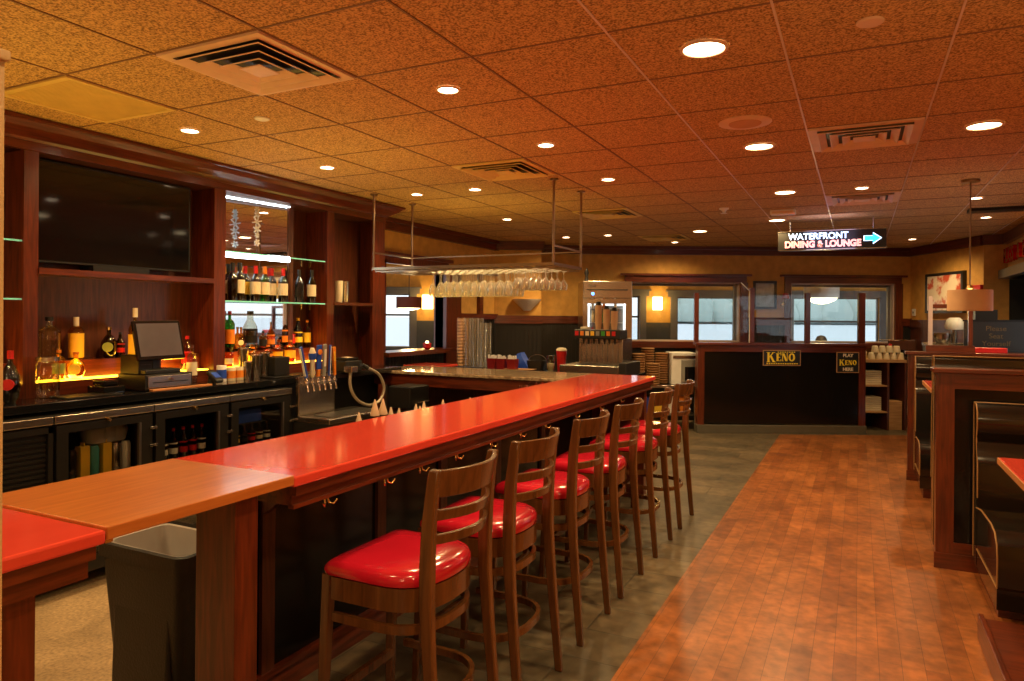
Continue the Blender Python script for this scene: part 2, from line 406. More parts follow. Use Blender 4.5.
# casings of the two openings
for n, (a, b_) in ((12, O1), (13, O2)):
    struct(fzb('trim_%d' % n, 'mahX', (a-.10, b_+.10, DW-.04, DW, ZH, ZH+.11), (a-.17, b_+.17, DW-.08, DW, ZH+.10, ZH+.13), (a-.12, b_+.12, DW-.08, DW, ZS-.10, ZS-.002)))
    struct(fzb('trim_%d' % (n+2), 'mahZ', (a-.10, a-.004, DW-.04, DW, ZS, ZH), (b_+.004, b_+.12, DW-.04, DW, ZS, ZH)))
    struct(fzb('trim_%d' % (n+4), 'jamb_light', (a-.001, a+.02, DW, DW+.14, ZS, ZH), (b_-.02, b_+.001, DW, DW+.14, ZS, ZH), (a, b_, DW, DW+.14, ZH-.02, ZH+.001), (a, b_, DW, DW+.14, ZS, ZS+.02)))
    w = fzb('window_%d' % (n-11), 'window_frame', (a+.02, b_-.02, DW+.10, DW+.13, ZH-.055, ZH-.02), (b_-.07, b_-.03, DW+.05, DW+.10, ZS+.02, ZH-.02))
    struct(w)
    p = B().box(a+.02, b_-.02, DW+.113, DW+.117, ZS+.02, ZH-.055).build('pane', 'pane', w)
# diagonal right wall, end step and right wall
A, E_ = FZ(6.24, DW+.02), Vector((1.47, 11.0, 0))
d = (E_-A); L_ = d.length; ang = math.atan2(d.y, d.x)
o = B().box(0, L_, 0, .12, 0, ZC).build('wall_corner', 'gold_wall', loc=A, rz=ang); struct(o)
o = B().box(-.05, L_+.03, -.07, 0, ZC-.13, ZC-.004).build('trim_18', 'mahX', loc=A, rz=ang); struct(o)
o = B().box(0, L_, -.03, 0, 1.48, 1.6).box(0, L_, -.012, 0, 0, 1.48).build('trim_19', 'darkwood', loc=A, rz=ang); struct(o)
o = B().box(1.46, RW+.02, 10.98, 11.1, 0, ZC).build('wall_return', 'gold_wall'); struct(o)
struct(B().box(1.44, RW, 10.90, 10.98, ZC-.13, ZC-.004).build('trim_20', 'mahX'))
WY = (6.7, 9.36)      # a tall daylight window in the right wall beside the booths (seen in the back-bar mirror)
gold('wall_right', (RW, RW+.12, -3.2, WY[0], 0, ZC), (RW, RW+.12, WY[0], WY[1], 0, .85), (RW, RW+.12, WY[0], WY[1], 2.1, ZC), (RW, RW+.12, WY[1], 9.45, 0, ZC), (RW, RW+.12, 9.45, 11.1, 2.14, ZC))
struct(B().box(RW+.35, RW+.45, 9.2, 11.2, 0, 2.3).box(RW, RW+.45, 9.36, 9.45, 0, 2.3).box(RW, RW+.45, 11.1, 11.2, 0, 2.3).build('wall_recess', 'bead'))
struct(B().box(RW-.06, RW, 8.0, 10.9, ZC-.13, ZC-.004).build('trim_21', 'mahY'))
w = struct(B().box(RW-.02, RW+.1, WY[0], WY[0]+.05, .85, 2.1).box(RW-.02, RW+.1, WY[1]-.05, WY[1], .85, 2.1).box(RW-.02, RW+.1, WY[0], WY[1], 2.05, 2.1).box(RW-.02, RW+.1, WY[0], WY[1], .85, .9).box(RW+.02, RW+.07, WY[0], WY[1], 1.58, 1.62).build('window_3', 'window_frame'))
B().box(RW+.04, RW+.045, WY[0]+.04, WY[1]-.04, .9, 2.06).build('pane', 'pane', w)
gold('wall_rear', (-5, RW+.12, -3.3, -3.2, 0, ZC))
# ---- dining room beyond
DE = 15.0
WIN = [(-3.2, -2.17, .95, 2.07, 1.62), (-.2, .95, .95, 2.07, 1.6), (1.5, 2.72, .95, 2.06, 1.62), (3.52, 4.76, .95, 2.05, None), (6.0, 7.84, .95, 2.06, 1.55)]
g = B(); r = -7.0
for (a, b_, z0, z1, _m) in WIN:
    g.box(r, a, DE, DE+.12, 0, ZC+.1); g.box(a, b_, DE, DE+.12, 0, z0); g.box(a, b_, DE, DE+.12, z1, ZC+.1); r = b_
g.box(r, 10, DE, DE+.12, 0, ZC+.1)
o = struct(g.build('wall_dining', 'gold_wall')); o.rotation_euler[2] = YAW
g = B(); r = -7.0
for (a, b_, z0, z1, _m) in WIN:
    g.box(r, a-.1, DE-.03, DE, 0, 1.5); g.box(a-.1, b_+.1, DE-.03, DE, 0, z0-.02); r = b_+.1
g.box(r, 10, DE-.03, DE, 0, 1.5)
o = struct(g.build('trim_22', 'grey_wainscot')); o.rotation_euler[2] = YAW
for k, (a, b_, z0, z1, mz) in enumerate(WIN):
    q = [(a-.14, a, DE-.05, DE, z0-.05, z1), (b_, b_+.14, DE-.05, DE, z0-.05, z1), (a-.2, b_+.2, DE-.05, DE, z1, z1+.11), (a-.24, b_+.24, DE-.09, DE, z1+.11, z1+.145),
         (a-.1, b_+.1, DE-.09, DE, z0-.06, z0), (a, b_, DE+.04, DE+.08, z1-.03, z1), (a, a+.03, DE+.04, DE+.08, z0, z1), (b_-.03, b_, DE+.04, DE+.08, z0, z1)]
    if mz: q.append((a, b_, DE+.04, DE+.08, mz-.02, mz+.02))
    w = struct(fzb('window_%d' % (k+4), 'window_frame', *q))
    B().box(a, b_, DE+.058, DE+.062, z0, z1).build('pane', 'pane', w)
g = B(); g.prism([(-7, DE), (10, DE), (10, 11.15), (6.3, 11.15), (6.3, 11.02), (-.4, 11.02), (-.4, 8.0), (-7, 8.0)], ZC+.005, ZC+.1)
o = struct(g.build('ceiling_dining', 'cream')); o.rotation_euler[2] = YAW
g = B(); g.prism([(-7, DE), (10, DE), (10, 11.15), (-.3, 11.15), (-.3, 10.9), (-2.62, 6.55), (-7, 8.6)], -.06, -.003)
o = struct(g.build('floor_dining', 'dining_floor')); o.rotation_euler[2] = YAW
struct(fzb('wall_dining_end', 'gold_wall', (9.9, 10, 11.1, 15, 0, ZC), (-7, -6.9, 8, 15, 0, ZC)))
# outside
struct(fzb('exterior_water', 'water', (-900, 1200, 15.2, 2200, -3.1, -3)))
g = B()
for k in range(260):
    R_ = random.uniform(118, 420); h = random.uniform(17, 23)*(.93+.07*math.sin(R_*.05)); D_ = random.uniform(560, 600)
    rr = random.uniform(7, 13)
    g.lathe([(.1, -3), (rr, -1), (rr*1.1, h*.3), (rr*.8, h*.7), (rr*.4, h*.92), (.05, h)], (R_, D_, 0), 7, close=False)
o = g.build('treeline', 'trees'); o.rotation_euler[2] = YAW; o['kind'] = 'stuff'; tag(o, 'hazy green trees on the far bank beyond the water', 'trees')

# ================================================================ BACK BAR CABINET
XF, XB = -4.35, -4.62
S0, A1, A1e, A2, A2e, A3, A3e, S1 = 2.40, 2.482, 3.745, 3.85, 4.997, 5.09, 5.67, 5.86
cab = thing('back_bar_cabinet', 'tall mahogany back bar cabinet with crown moulding built against the left wall', 'cabinet', (XF, 3.5, 0))
def cp(name, mat, *bxs, bev=0):
    g = B()
    for (a, b_, c, d_, e_, f_) in bxs: g.box(a-XF, b_-XF, c-3.5, d_-3.5, e_, f_, bev)
    return g.build(name, mat, cab)
YN = .9
cp('back_panel', 'darkwood', (XB-.04, XB, YN, S1-.02, 1.10, 2.66))
for a, b_ in ((S0, A1), (A1e, A2), (A2e, A3), (A3e, S1)):
    cp('stile', 'mahZ', (XF-.03, XF, a, b_, 1.10, 2.56))
for y in (S0+.03, A1e+.02, A2e+.02, S1-.06):
    cp('divider', 'mahZ', (XB, XF-.03, y, y+.05, 1.10, 2.56))
cp('header', 'mahY', (XF-.03, XF+.01, YN, S1, 2.55, 2.70))
cp('side_panel', 'mahZ', (XB-.2, XF-.001, S1-.02, S1, 1.10, 2.66))
# crown: lofted profile along Y with a return at the end
prof = [(0, 2.60), (.02, 2.60), (.03, 2.615), (.05, 2.63), (.10, 2.66), (.13, 2.69), (.15, 2.695), (.15, 2.712), (0, 2.712)]
g = B(); g.loft([[(p, YN-3.5, z) for p, z in prof], [(p, S1+.0+p-3.5, z) for p, z in prof]])
g.build('crown', 'mahY', cab)
g = B(); g.loft([[(-.4, S1+p-3.5, z) for p, z in prof], [(p, S1+p-3.5, z) for p, z in prof]]); g.build('crown', 'mahX', cab)
cp('shelf', 'mahY', (XB, XF+.012, A1-.001, A1e+.001, 1.832, 1.868))
cp('shelf', 'mahY', (XB, XF+.008, A3, A3e, 1.695, 1.722))
cp('top_board', 'darkwood', (XB, XF-.03, A1, S1-.03, 2.55, 2.58))
# two-step bottle riser with glowing tops
for a, b_ in ((YN, S0), (A1, A1e), (A2, A2e)):
    cp('riser', 'mahY', (-4.50, -4.385, a, b_, 1.10, 1.182), (XB, -4.50, a, b_, 1.10, 1.30))
    r1 = cp('riser_light', 'amber_light', (-4.495, -4.392, a+.01, b_-.01, 1.182, 1.188))
# amber glow lamps along riser
for y, e_ in ((2.0, 2.5), (2.75, 5), (3.4, 4), (4.1, 4), (4.7, 4)):
    lamp('AREA', (-4.44, y, 1.192), e_*.22, (1, .5, .06), .1, rot=(PI, 0, 0), name='riser_lamp')
# glass shelves
def gshelf(y0, y1, z, lab):
    t = thing('glass_shelf', lab, 'shelf', (XF, (y0+y1)/2, z)); w = (y1-y0)/2
    B().box(-.25, -.02, -w, w, -.005, .005).build('shelf_board', 'shelf_glass', t)
    B().box(-.02, -.015, -w, w, -.005, .005).build('front_edge', 'glass_edge', t)['label'] = 'green glass front edge'
    for y in (w-.09, w-.2): B().box(-.13, -.115, y, y+.012, -.055, -.005).build('bracket', 'brass', t)
gshelf(A2, A2e-.01, 2.088, 'upper glass shelf in the mirrored bay, empty under the bright strip')
gshelf(A2, A2e-.01, 1.703, 'lower glass shelf in the mirrored bay holding the wine bottles')
gshelf(1.6, S0, 2.02, 'upper glass shelf in the leftmost bay beside the television')
gshelf(1.6, S0, 1.68, 'lower glass shelf in the leftmost bay above the red capped bottle')
# mirror, slightly turned
mr_ = thing('back_bar_mirror', 'tall mirror behind the bottles in the middle bay of the back bar', 'mirror', (XB+.02, 3.88, 0), math.radians(-6))
B().box(-.012, 0, 0, .80, 1.32, 2.575).build('mirror_glass', 'mirror', mr_)
B().box(-.012, .012, .80, .85, 1.32, 2.575).build('mirror_edge', 'darkwood', mr_)
for z0, z1, lab in ((2.545, 2.568, 'thin white light strip along the top of the mirror'), (2.065, 2.11, 'thick white light strip behind the upper glass shelf')):
    o = B().box(0, .012, 0, .80, z0, z1).build('light_strip', 'led', loc=(XB+.035, 3.88, 0)); o.rotation_euler = (0, 0, math.radians(-6)); tag(o, lab, 'light strip')
# television
tv = thing('television', 'large black wall television in the upper alcove of the back bar', 'television', (-4.47, 3.08, 1.87))
B().box(-.03, 0, -.55, .55, .04, .67, .004).build('casing', 'black', tv)
B().box(0, .004, -.535, .535, .055, .655).build('screen', 'tv_glass', tv)
B().box(-.12, .02, -.2, .2, 0, .04).build('stand', 'black', tv)
# back counter
bc = thing('back_counter', 'long black countertop in front of the mahogany back bar', 'counter', (-4.3, 3, 0))
B().box(-.33, .25, YN-3, 5.75-3, 1.05, 1.10, .006).build('countertop', 'black_gloss', bc)
B().box(-.32, .0, YN-3, 5.7-3, 0, 1.05).build('body', 'black', bc)
# coolers
XC = -3.98
def cooler(y0, y1, kind, lab, hinge=True):
    t = thing('bar_cooler' if kind else 'cooler_compressor', lab, 'cooler', (XC, (y0+y1)/2, 0)); w = (y1-y0)/2
    B().box(-.30, -.02, -w, w, .1, .96).build('body', 'black', t) if not kind else None
    B().box(-.02, .012, -w, w, .985, 1.03, .004).build('top_rail', 'steel', t)['label'] = 'brushed steel top rail'
    B().box(-.30, -.02, -w, w, .985, 1.03).build('lid', 'black', t)
    if kind:
        B().box(-.30, -.28, -w, w, .1, .985).box(-.28, -.02, -w, -w+.02, .1, .985).box(-.28, -.02, w-.02, w, .1, .985).box(-.28, -.02, -w, w, .1, .14).build('body', 'black', t)
        dr = B().box(-.02, .01, -w+.01, -w+.075, .12, .975).box(-.02, .01, w-.085, w-.01, .12, .975).box(-.02, .01, -w+.075, w-.085, .93, .975).box(-.02, .01, -w+.075, w-.085, .12, .2).build('door', 'dark_grey', t)
        B().box(-.006, -.002, -w+.075, w-.085, .2, .93).build('glass', 'cooler_glass', dr)
        B().box(-.004, .014, w-.1, w-.085, .2, .93).build('handle', 'steel_dark', dr)
        for z in (.88, .77): B().box(.008, .022, w-.03, w+.02, z, z+.015, .002).build('hinge', 'steel', t)
        B().cyl((.0, 0, .975), (.035, 0, .975), .011, n=10).build('lock', 'brass', t)
        for z in (.62, .36): B().box(-.27, -.03, -w+.02, w-.02, z, z+.008).build('shelf', 'steel_dark', t)
    else:
        g = B()
        for k in range(26): g.box(-.02, -.006, -w+.03, w-.03, .2+k*.028, .2+k*.028+.014)
        g.build('louvers', 'dark_grey', t)
        B().box(-.02, .008, -w, -w+.025, .12, .975).box(-.02, .008, w-.025, w, .12, .975).box(-.02, .008, -w, w, .94, .975).build('frame', 'dark_grey', t)
    return t
cooler(1.3, 2.352, 0, 'black louvered compressor panel under the left end of the back counter')
cooler(2.36, 2.965, 1, 'black glass door cooler nearest the louvered panel, yellow and teal packs inside')
cooler(2.972, 3.56, 1, 'middle black glass door cooler with rows of dark bottles inside')
cooler(3.567, 4.165, 1, 'black glass door cooler beside the beer taps, blue box inside')

# ================================================================ BOTTLES
def bottle(loc, h, r, body, lab_col, cap, label, group=None, shape='wine', band=(.2, .55), name='bottle', cat='bottle', cap_h=.09):
    t = thing(name, label, cat, loc, random.uniform(0, .6), group)
    if shape == 'wine': pr = [(r*.9, 0), (r, .01*h), (r, .58*h), (r*.85, .66*h), (r*.42, .75*h), (r*.34, .80*h), (r*.34, .97*h)]
    elif shape == 'square': pr = [(r*.95, 0), (r, .02*h), (r, .68*h), (r*.7, .76*h), (r*.3, .80*h), (r*.3, .97*h)]
    elif shape == 'round': pr = [(r*.5, 0), (r*.8, .1*h), (r, .3*h), (r*.95, .5*h), (r*.5, .7*h), (r*.25, .76*h), (r*.25, .95*h)]
    elif shape == 'jar': pr = [(r*.95, 0), (r, .04*h), (r, .8*h), (r*.8, .9*h), (r*.8, .95*h)]
    else: pr = [(r*.9, 0), (r, .02*h), (r*1.02, .5*h), (r*.9, .62*h), (r*.36, .78*h), (r*.3, .97*h)]
    B().lathe(pr, n=16).build('body', body, t)
    if lab_col and shape == 'round':
        t.rotation_euler[2] = 0; dd = Vector((math.cos(-.75), math.sin(-.75), 0))
        B().cyl(dd*r*.6+Vector((0, 0, .36*h)), dd*r*1.06+Vector((0, 0, .36*h)), min(r*.62, .2*h), n=20).build('label_sticker', lab_col, t)
    elif lab_col:
        a, b_ = band; rr = r*1.015
        B().lathe([(rr, a*h), (rr, b_*h)], n=16, close=False).build('label_sticker', lab_col, t)
    if cap:
        cr = pr[-1][0]*1.25
        B().lathe([(cr, (1-cap_h)*h), (cr, h)], n=12).build('cap', cap, t)
    return t
# wine row on the lower glass shelf
W = 'wine bottles on the lower glass shelf'
Zs = 1.709
wr = [(228.5, 264, -4.52, 'dark_bottle', 'paper', 'black', 'dark wine bottle at the far left end of the wine shelf, pale label'),
      (232.5, 262.6, -4.42, 'dark_bottle', None, 'black', 'dark wine bottle without visible label, second on the wine shelf'),
      (239.5, 262.6, -4.42, 'dark_bottle', 'paper', 'black', 'dark wine bottle with round tan label and black neck'),
      (245, 266, -4.53, 'dark_bottle', 'yellow', 'red_plastic', 'dark bottle with muted red top behind the round label bottle'),
      (255.5, 266, -4.42, 'dark_bottle', 'paper', 'red_plastic', 'wine bottle with bright red capsule and large pale label'),
      (264.5, 266.5, -4.42, 'green_bottle', 'paper', 'orange', 'olive green wine bottle with orange capsule and square cream label'),
      (271.5, 268.5, -4.53, 'dark_bottle', 'paper', 'red_plastic', 'dark wine bottle set back beside the olive green one'),
      (283, 268.5, -4.44, 'dark_bottle', 'paper', 'red_plastic', 'wine bottle with dull red capsule and cream label at mirror edge'),
      (299, 270, -4.42, 'black_gloss', None, 'black', 'all black wine bottle with faint round emblem past the mirror'),
      (311.5, 270, -4.42, 'dark_bottle', 'paper', 'black', 'last wine bottle at the right end of the glass shelf, tall cream label')]
for px, py, X, bm_, lc, cc, lab in wr:
    p = on_x(px, 300, X); top = on_x(px, py, X).z
    bottle((X, p.y, Zs), max(.29, top-Zs), .04, bm_, lc, cc, lab, W, 'wine', cap_h=.22)
# bottles on upper riser step of the mirrored bay (z 1.30)
U = 'liquor bottles on the riser in the mirrored bay'
ur = [(229.5, 311, 'square', .040, 'green_bottle', 'orange', 'red_plastic', 'green liqueur bottle with orange label and dark red cap'),
      (241, 327, 'round', .035, 'amber_bottle', 'cream', 'brass', 'small bell shaped golden bottle beside the green one'),
      (251, 311, 'liq', .052, 'clear_bottle', 'dark_grey', 'black', 'wide clear bottle with dark bird-like artwork in mirror bay'),
      (263, 331, 'square', .034, 'amber_bottle', 'black', 'black', 'short amber bottle with black label under mirror'),
      (270, 322, 'liq', .042, 'amber_bottle', 'orange', 'steel', 'amber whiskey bottle with steel pour spout in mirror bay'),
      (283, 314, 'liq', .042, 'dark_bottle', 'orange', 'darkwood', 'dark rum bottle with brown cap and orange oval label'),
      (291, 322, 'liq', .036, 'clear_bottle', 'red_plastic', 'steel', 'bottle with bright red label beside the mirror edge'),
      (298, 318, 'liq', .040, 'black_gloss', 'yellow', 'yellow', 'black liquor bottle with gold top against the wood side'),
      (307, 320, 'square', .036, 'amber_bottle', 'yellow', 'orange', 'square whiskey bottle with yellow label at right end of riser')]
for px, py, sh, r, bm_, lc, cc, lab in ur:
    X = -4.545; p = on_x(px, 340, X); top = on_x(px, py, X).z
    bottle((X, p.y, 1.30), top-1.30, r, bm_, lc, cc, lab, U, sh)
lr = [(227.5, 351, 'jar', .045, 'amber_bottle', 'cream', None, 'orange and white rounded jar on the lower step'),
      (253, 347, 'square', .038, 'yellow_bottle', 'yellow', 'orange', 'yellow lit bottle standing behind the steel shakers'),
      (268, 345, 'square', .040, 'amber_bottle', 'orange', 'orange', 'orange labelled bottle behind the black caddy'),
      (278, 342, 'square', .040, 'amber_bottle', 'yellow', 'darkwood', 'squat glowing amber bottle right of the orange labelled one'),
      (290, 340, 'square', .046, 'amber_bottle', 'yellow', 'orange', 'broad amber bottle with gold label on the glowing step')]
for px, py, sh, r, bm_, lc, cc, lab in lr:
    X = -4.445; p = on_x(px, 360, X); top = on_x(px, py, X).z
    bottle((X, p.y, 1.188), top-1.188, r, bm_, lc, cc, lab, U, sh)
# alcove one
def ab(px, pyt, X, z, r, sh, bm_, lc, cc, lab, band=(.2, .55), ch=.09):
    p = on_x(px, 350, X); top = on_x(px, pyt, X).z
    return bottle((X, p.y, z), top-z, r, bm_, lc, cc, lab, 'bottles left of the cash register', sh, band, cap_h=ch)
ab(49, 317, -4.545, 1.30, .062, 'square', 'clear_bottle', None, 'black', 'clear square-shouldered bottle with dark stopper on the upper step')
ab(48, 357, -4.25, 1.10, .062, 'jar', 'clear_bottle', 'clear_bottle', 'steel', 'wide clear glass bottle standing on the black counter')
ab(59, 350, -4.44, 1.188, .035, 'square', 'yellow_bottle', 'olive', 'orange', 'small yellow bottle half hidden behind the wide clear one')
ab(76, 317, -4.545, 1.30, .045, 'square', 'yellow_bottle', 'yellow', 'cream', 'tall bottle with cork top and big yellow label', (.05, .62), .22)
ab(76, 352, -4.44, 1.188, .055, 'round', 'yellow_bottle', 'yellow', 'orange', 'round yellow glowing bottle on the lower step')
ab(109, 327, -4.545, 1.30, .052, 'round', 'dark_bottle', 'olive', 'brass', 'squat dark bottle with green oval label and gold top')
ab(120, 332, -4.545, 1.30, .030, 'liq', 'dark_bottle', 'red_plastic', 'black', 'thin dark red bottle behind the receipt printer')
ab(135, 308, -4.44, 1.188, .042, 'square', 'yellow_bottle', 'yellow', 'cream', 'tall yellow bottle with white cap behind the register screen', (.05, .6), .14)
ab(187, 336, -4.44, 1.188, .036, 'liq', 'amber_bottle', 'red_plastic', 'red_plastic', 'red topped bottle right of the register screen')
ab(192, 345, -4.36, 1.10, .036, 'square', 'clear_bottle', 'cream', 'darkwood', 'bottle with white label beside the card scanner')
p = on_x(10, 400, -4.22)
bottle((-4.22, p.y, 1.10), .29, .05, 'dark_bottle', 'red_plastic', 'red_plastic', 'black bottle with red wax top and red label at left end', None, 'round', cap_h=.16)
# coolers' contents
cols = ['cream', 'black_gloss', 'yellow', 'teal', 'yellow', 'steel', 'white']
labs = ['cream carton inside the left cooler', 'black bottle pack inside the left cooler', 'yellow carton inside the left cooler', 'teal can inside the left cooler', 'tall golden can inside the left cooler', 'silver can inside the left cooler', 'white container at the right of the left cooler']
for k, (c_, lb) in enumerate(zip(cols, labs)):
    y = 2.46 + k*.068
    if c_ in ('cream', 'yellow'): o = B().box(-.03, .03, -.028, .028, 0, .19, .004).box(-.02, .02, -.002, .002, .19, .21).build('drink_carton', c_, loc=(-4.1, y, .628)); tag(o, lb, 'carton', 'drinks in the left cooler')
    else:
        o = B().lathe([(.024, 0), (.03, .01), (.03, .16), (.022, .18)], n=14).build('drink_can', c_, loc=(-4.1, y, .628)); tag(o, lb, 'can', 'drinks in the left cooler')
for k in range(3):
    o = B().lathe([(.02, 0), (.07, .02), (.085, .08), (.06, .14), (.02, .16)], n=12).build('plastic_bag', 'bag', loc=(-4.15, 2.70+k*.06, .80)); tag(o, 'clouded plastic bag hanging high in the left cooler', 'bag', 'plastic bags in the left cooler')
for k in range(6):
    for z in (.628, .368):
        bottle((-4.1, 3.06+k*.075, z), .21, .028, 'dark_bottle', 'red_plastic' if k in (3, 4) else 'white', 'red_plastic', 'dark beer bottle standing behind the glass of the middle cooler', 'beer bottles in the middle cooler', 'liq', name='beer_bottle')
o = B().box(-.05, .05, -.13, .13, 0, .1, .005).build('blue_box', 'blue_plastic', loc=(-4.1, 3.80, .80)); tag(o, 'bright blue box in the top of the right cooler', 'box')
o = B().box(-.08, .08, -.17, .17, 0, .006).build('wire_shelf', 'steel_dark', loc=(-4.12, 3.80, .792)); tag(o, 'thin metal rack carrying the blue box in the cooler', 'rack')
for k in range(6):
    bottle((-4.1, 3.66+k*.075, .628), .15, .027, 'dark_bottle', ['white', 'yellow', 'black', 'red_plastic', 'paper', 'white'][k], 'brass', 'small beer bottle under the blue box in the right cooler', 'beer bottles in the right cooler', 'liq', name='beer_bottle')

# ================================================================ ITEMS ON THE BACK COUNTER
def counter_item(px, X): return on_x(px, 380, X).y
# register group
cd = thing('cash_drawer', 'black cash drawer with steel front under the register screen', 'cash drawer', (-4.22, 3.18, 1.10))
B().box(-.155, .12, -.18, .175, .006, .105, .004).build('drawer_body', 'black', cd)
B().box(.12, .128, -.165, .16, .018, .095, .003).build('drawer_front', 'steel', cd)
B().box(.128, .131, -.13, .13, .05, .056).build('slot', 'black', cd); B().cyl((.128, 0, .07), (.14, 0, .07), .012, n=12).build('lock', 'chrome', cd)
for y in (-.15, .15): B().box(-.1, .1, y-.01, y+.01, 0, .006).build('foot', 'black', cd)
pos = thing('register_screen', 'black touchscreen register monitor standing on the cash drawer', 'monitor', (-4.2, 3.15, 1.206))
B().box(-.08, .09, -.14, .12, 0, .03, .006).build('base', 'black', pos)
B().box(-.03, .01, -.03, .03, .03, .12).build('neck', 'black', pos)
Mt = Matrix.Translation((.05, .01, .09)) @ Matrix.Rotation(math.radians(-14), 4, 'Y') @ Matrix.Rotation(math.radians(-3), 4, 'Z')
B().box(-.012, .012, -.175, .165, 0, .265, .006, M=Mt).build('screen_case', 'black_gloss', pos)
B().box(.012, .016, -.155, .145, .025, .245, M=Mt).build('screen', 'screen', pos)
pp = thing('receipt_printer', 'dark boxy receipt printer on the left part of the cash drawer', 'printer', (-4.25, 3.045, 1.206))
B().box(-.10, .085, -.045, .055, 0, .125, .005).build('body', 'dark_grey', pp); B().box(-.06, .03, -.035, .045, .125, .129).build('lid', 'black_gloss', pp); B().box(.085, .089, -.035, .04, .06, .064).build('slot', 'black', pp)
o = thing('label_printer', 'low black device behind the left end of the cash drawer', 'device', (-4.24, 2.83, 1.10))
B().box(-.08, .09, -.07, .07, 0, .05, .008).build('body', 'black_gloss', o); B().box(-.06, .06, -.05, .05, .05, .085, .01).build('lid', 'black_gloss', o)
o = B().box(-.018, .02, -.20, .26, 0, .014, .003).build('wooden_ledge', 'orangewood', loc=(-4.07, 3.22, 1.10)); tag(o, 'orange wooden strip in front of the cash drawer', 'board')
o = B().box(-.09, .09, -.17, .17, 0, .008, .003).build('rubber_mat', 'dark_grey', loc=(-4.19, 2.68, 1.10)); tag(o, 'dark grey rubber mat on the counter left of the cash drawer', 'mat')
sc_ = thing('card_scanner', 'small black and blue handheld card reader right of the register', 'card reader', (-4.2, 3.60, 1.10))
Ms = Matrix.Rotation(math.radians(35), 4, 'Y')
B().box(-.06, .06, -.035, .035, .045, .075, .008, M=Ms).build('body', 'black', sc_); B().box(-.03, .03, -.025, .025, .076, .078, M=Ms).build('screen', 'blue_plastic', sc_); B().cyl((0, 0, 0), (0, 0, .06), .03, .02, 12).build('stand', 'black', sc_)
# cans, shakers
def can(px, X, z, h, r, mat, band, lab, cat='can', name='can', grp=None):
    t = thing(name, lab, cat, (X, on_x(px, 372, X).y, z), 0, grp)
    B().lathe([(r*.95, 0), (r, .005), (r, h-.006), (r*.94, h)], n=18).build('body', mat, t)
    if band: B().lathe([(r*1.01, h*.2), (r*1.01, h*.75)], n=18, close=False).build('band', band, t)
    return t
can(221.5, -4.25, 1.10, .12, .036, 'white', 'blue_plastic', 'white and blue can at the foot of the second stile')
can(231, -4.25, 1.10, .10, .034, 'cream', 'orange', 'left one of two cream and orange cans by the shakers')
can(239, -4.25, 1.10, .10, .034, 'cream', 'orange', 'right one of two cream and orange cans by the shakers')
def shaker(px, X, h, r, lab, z=1.10):
    t = thing('cocktail_shaker', lab, 'shaker', (X, on_x(px, 370, X).y, z), 0, 'steel cocktail tins on the back counter')
    B().lathe([(r*.75, 0), (r*.78, .006), (r, h-.004), (r*1.03, h), (r*.96, h), (r*.72, .012)], n=20).build('cup', 'steel', t)
    B().lathe([(r*1.02, h-.012), (r*1.05, h-.006), (r*1.02, h)], n=20, close=False).build('rim', 'chrome', t)
shaker(243, -4.35, .24, .042, 'tall steel cocktail tin behind the orange cans', 1.10)
shaker(247, -4.24, .14, .036, 'short steel cocktail tin right of the orange cans')
shaker(256, -4.24, .19, .046, 'large steel cocktail tin left of the black caddy')
shaker(264, -4.26, .20, .046, 'large steel cocktail tin touching the black caddy')
cdy = thing('bar_caddy', 'black plastic caddy box on a tray beside the steel tins', 'caddy', (-4.22, on_x(277, 370, -4.22).y, 1.112))
B().box(-.06, .06, -.08, .08, 0, .15, .006).build('body', 'black', cdy); B().box(-.05, .05, -.003, .003, .148, .154).build('divider', 'dark_grey', cdy)
o = B().box(-.11, .1, -.38, .4, 0, .010, .003).build('bar_mat', 'dark_grey', loc=(-4.19, 4.48, 1.10)); tag(o, 'long ribbed bar mat under the tins and black caddy', 'mat')
# alcove 3 silver cups
for k, px in enumerate((339, 345)):
    t = thing('steel_cup', ('tall dull steel cup at the left of the small open shelf', 'shiny glass-like cup beside the dull one on the small open shelf')[k], 'cup', (-4.42, on_x(px, 300, -4.42).y, 1.7222))
    B().lathe([(.03, 0), (.032, .01), (.037, .2), (.037, .205)], n=16).build('body', ('cream', 'steel')[k], t)
# hanging ornament in mirror bay
o = thing('hanging_ornament', 'chain of clear star ornaments hanging in front of the mirror', 'ornament', (-4.42, on_x(257, 230, -4.42).y, 2.10))
B().cyl((0, 0, .0), (0, 0, .42), .002, n=6).build('wire', 'steel_dark', o)
for z, r in ((.09, .03), (.15, .022), (.20, .04), (.26, .05), (.32, .03), (.36, .025)):
    g = B()
    for k in range(3):
        a = k*PI/3+z*9; g.box(-r, r, -.005, .005, -.005, .005, M=Matrix.Translation((0, 0, z)) @ Matrix.Rotation(a, 4, 'X') @ Matrix.Rotation(PI/2, 4, 'Z'))
    g.build('star', 'white', o)
# printer right side by taps
o = thing('ticket_printer', 'dark ticket printer on the counter right of the beer taps', 'printer', (-4.1, 4.95, 1.10))
B().box(-.11, .10, -.10, .12, 0, .10, .01).build('body', 'black', o); B().box(-.06, .08, -.07, .09, .10, .125, .008).build('lid', 'dark_grey', o); B().box(-.02, .05, -.03, .06, .125, .128).build('paper_window', 'paper', o)

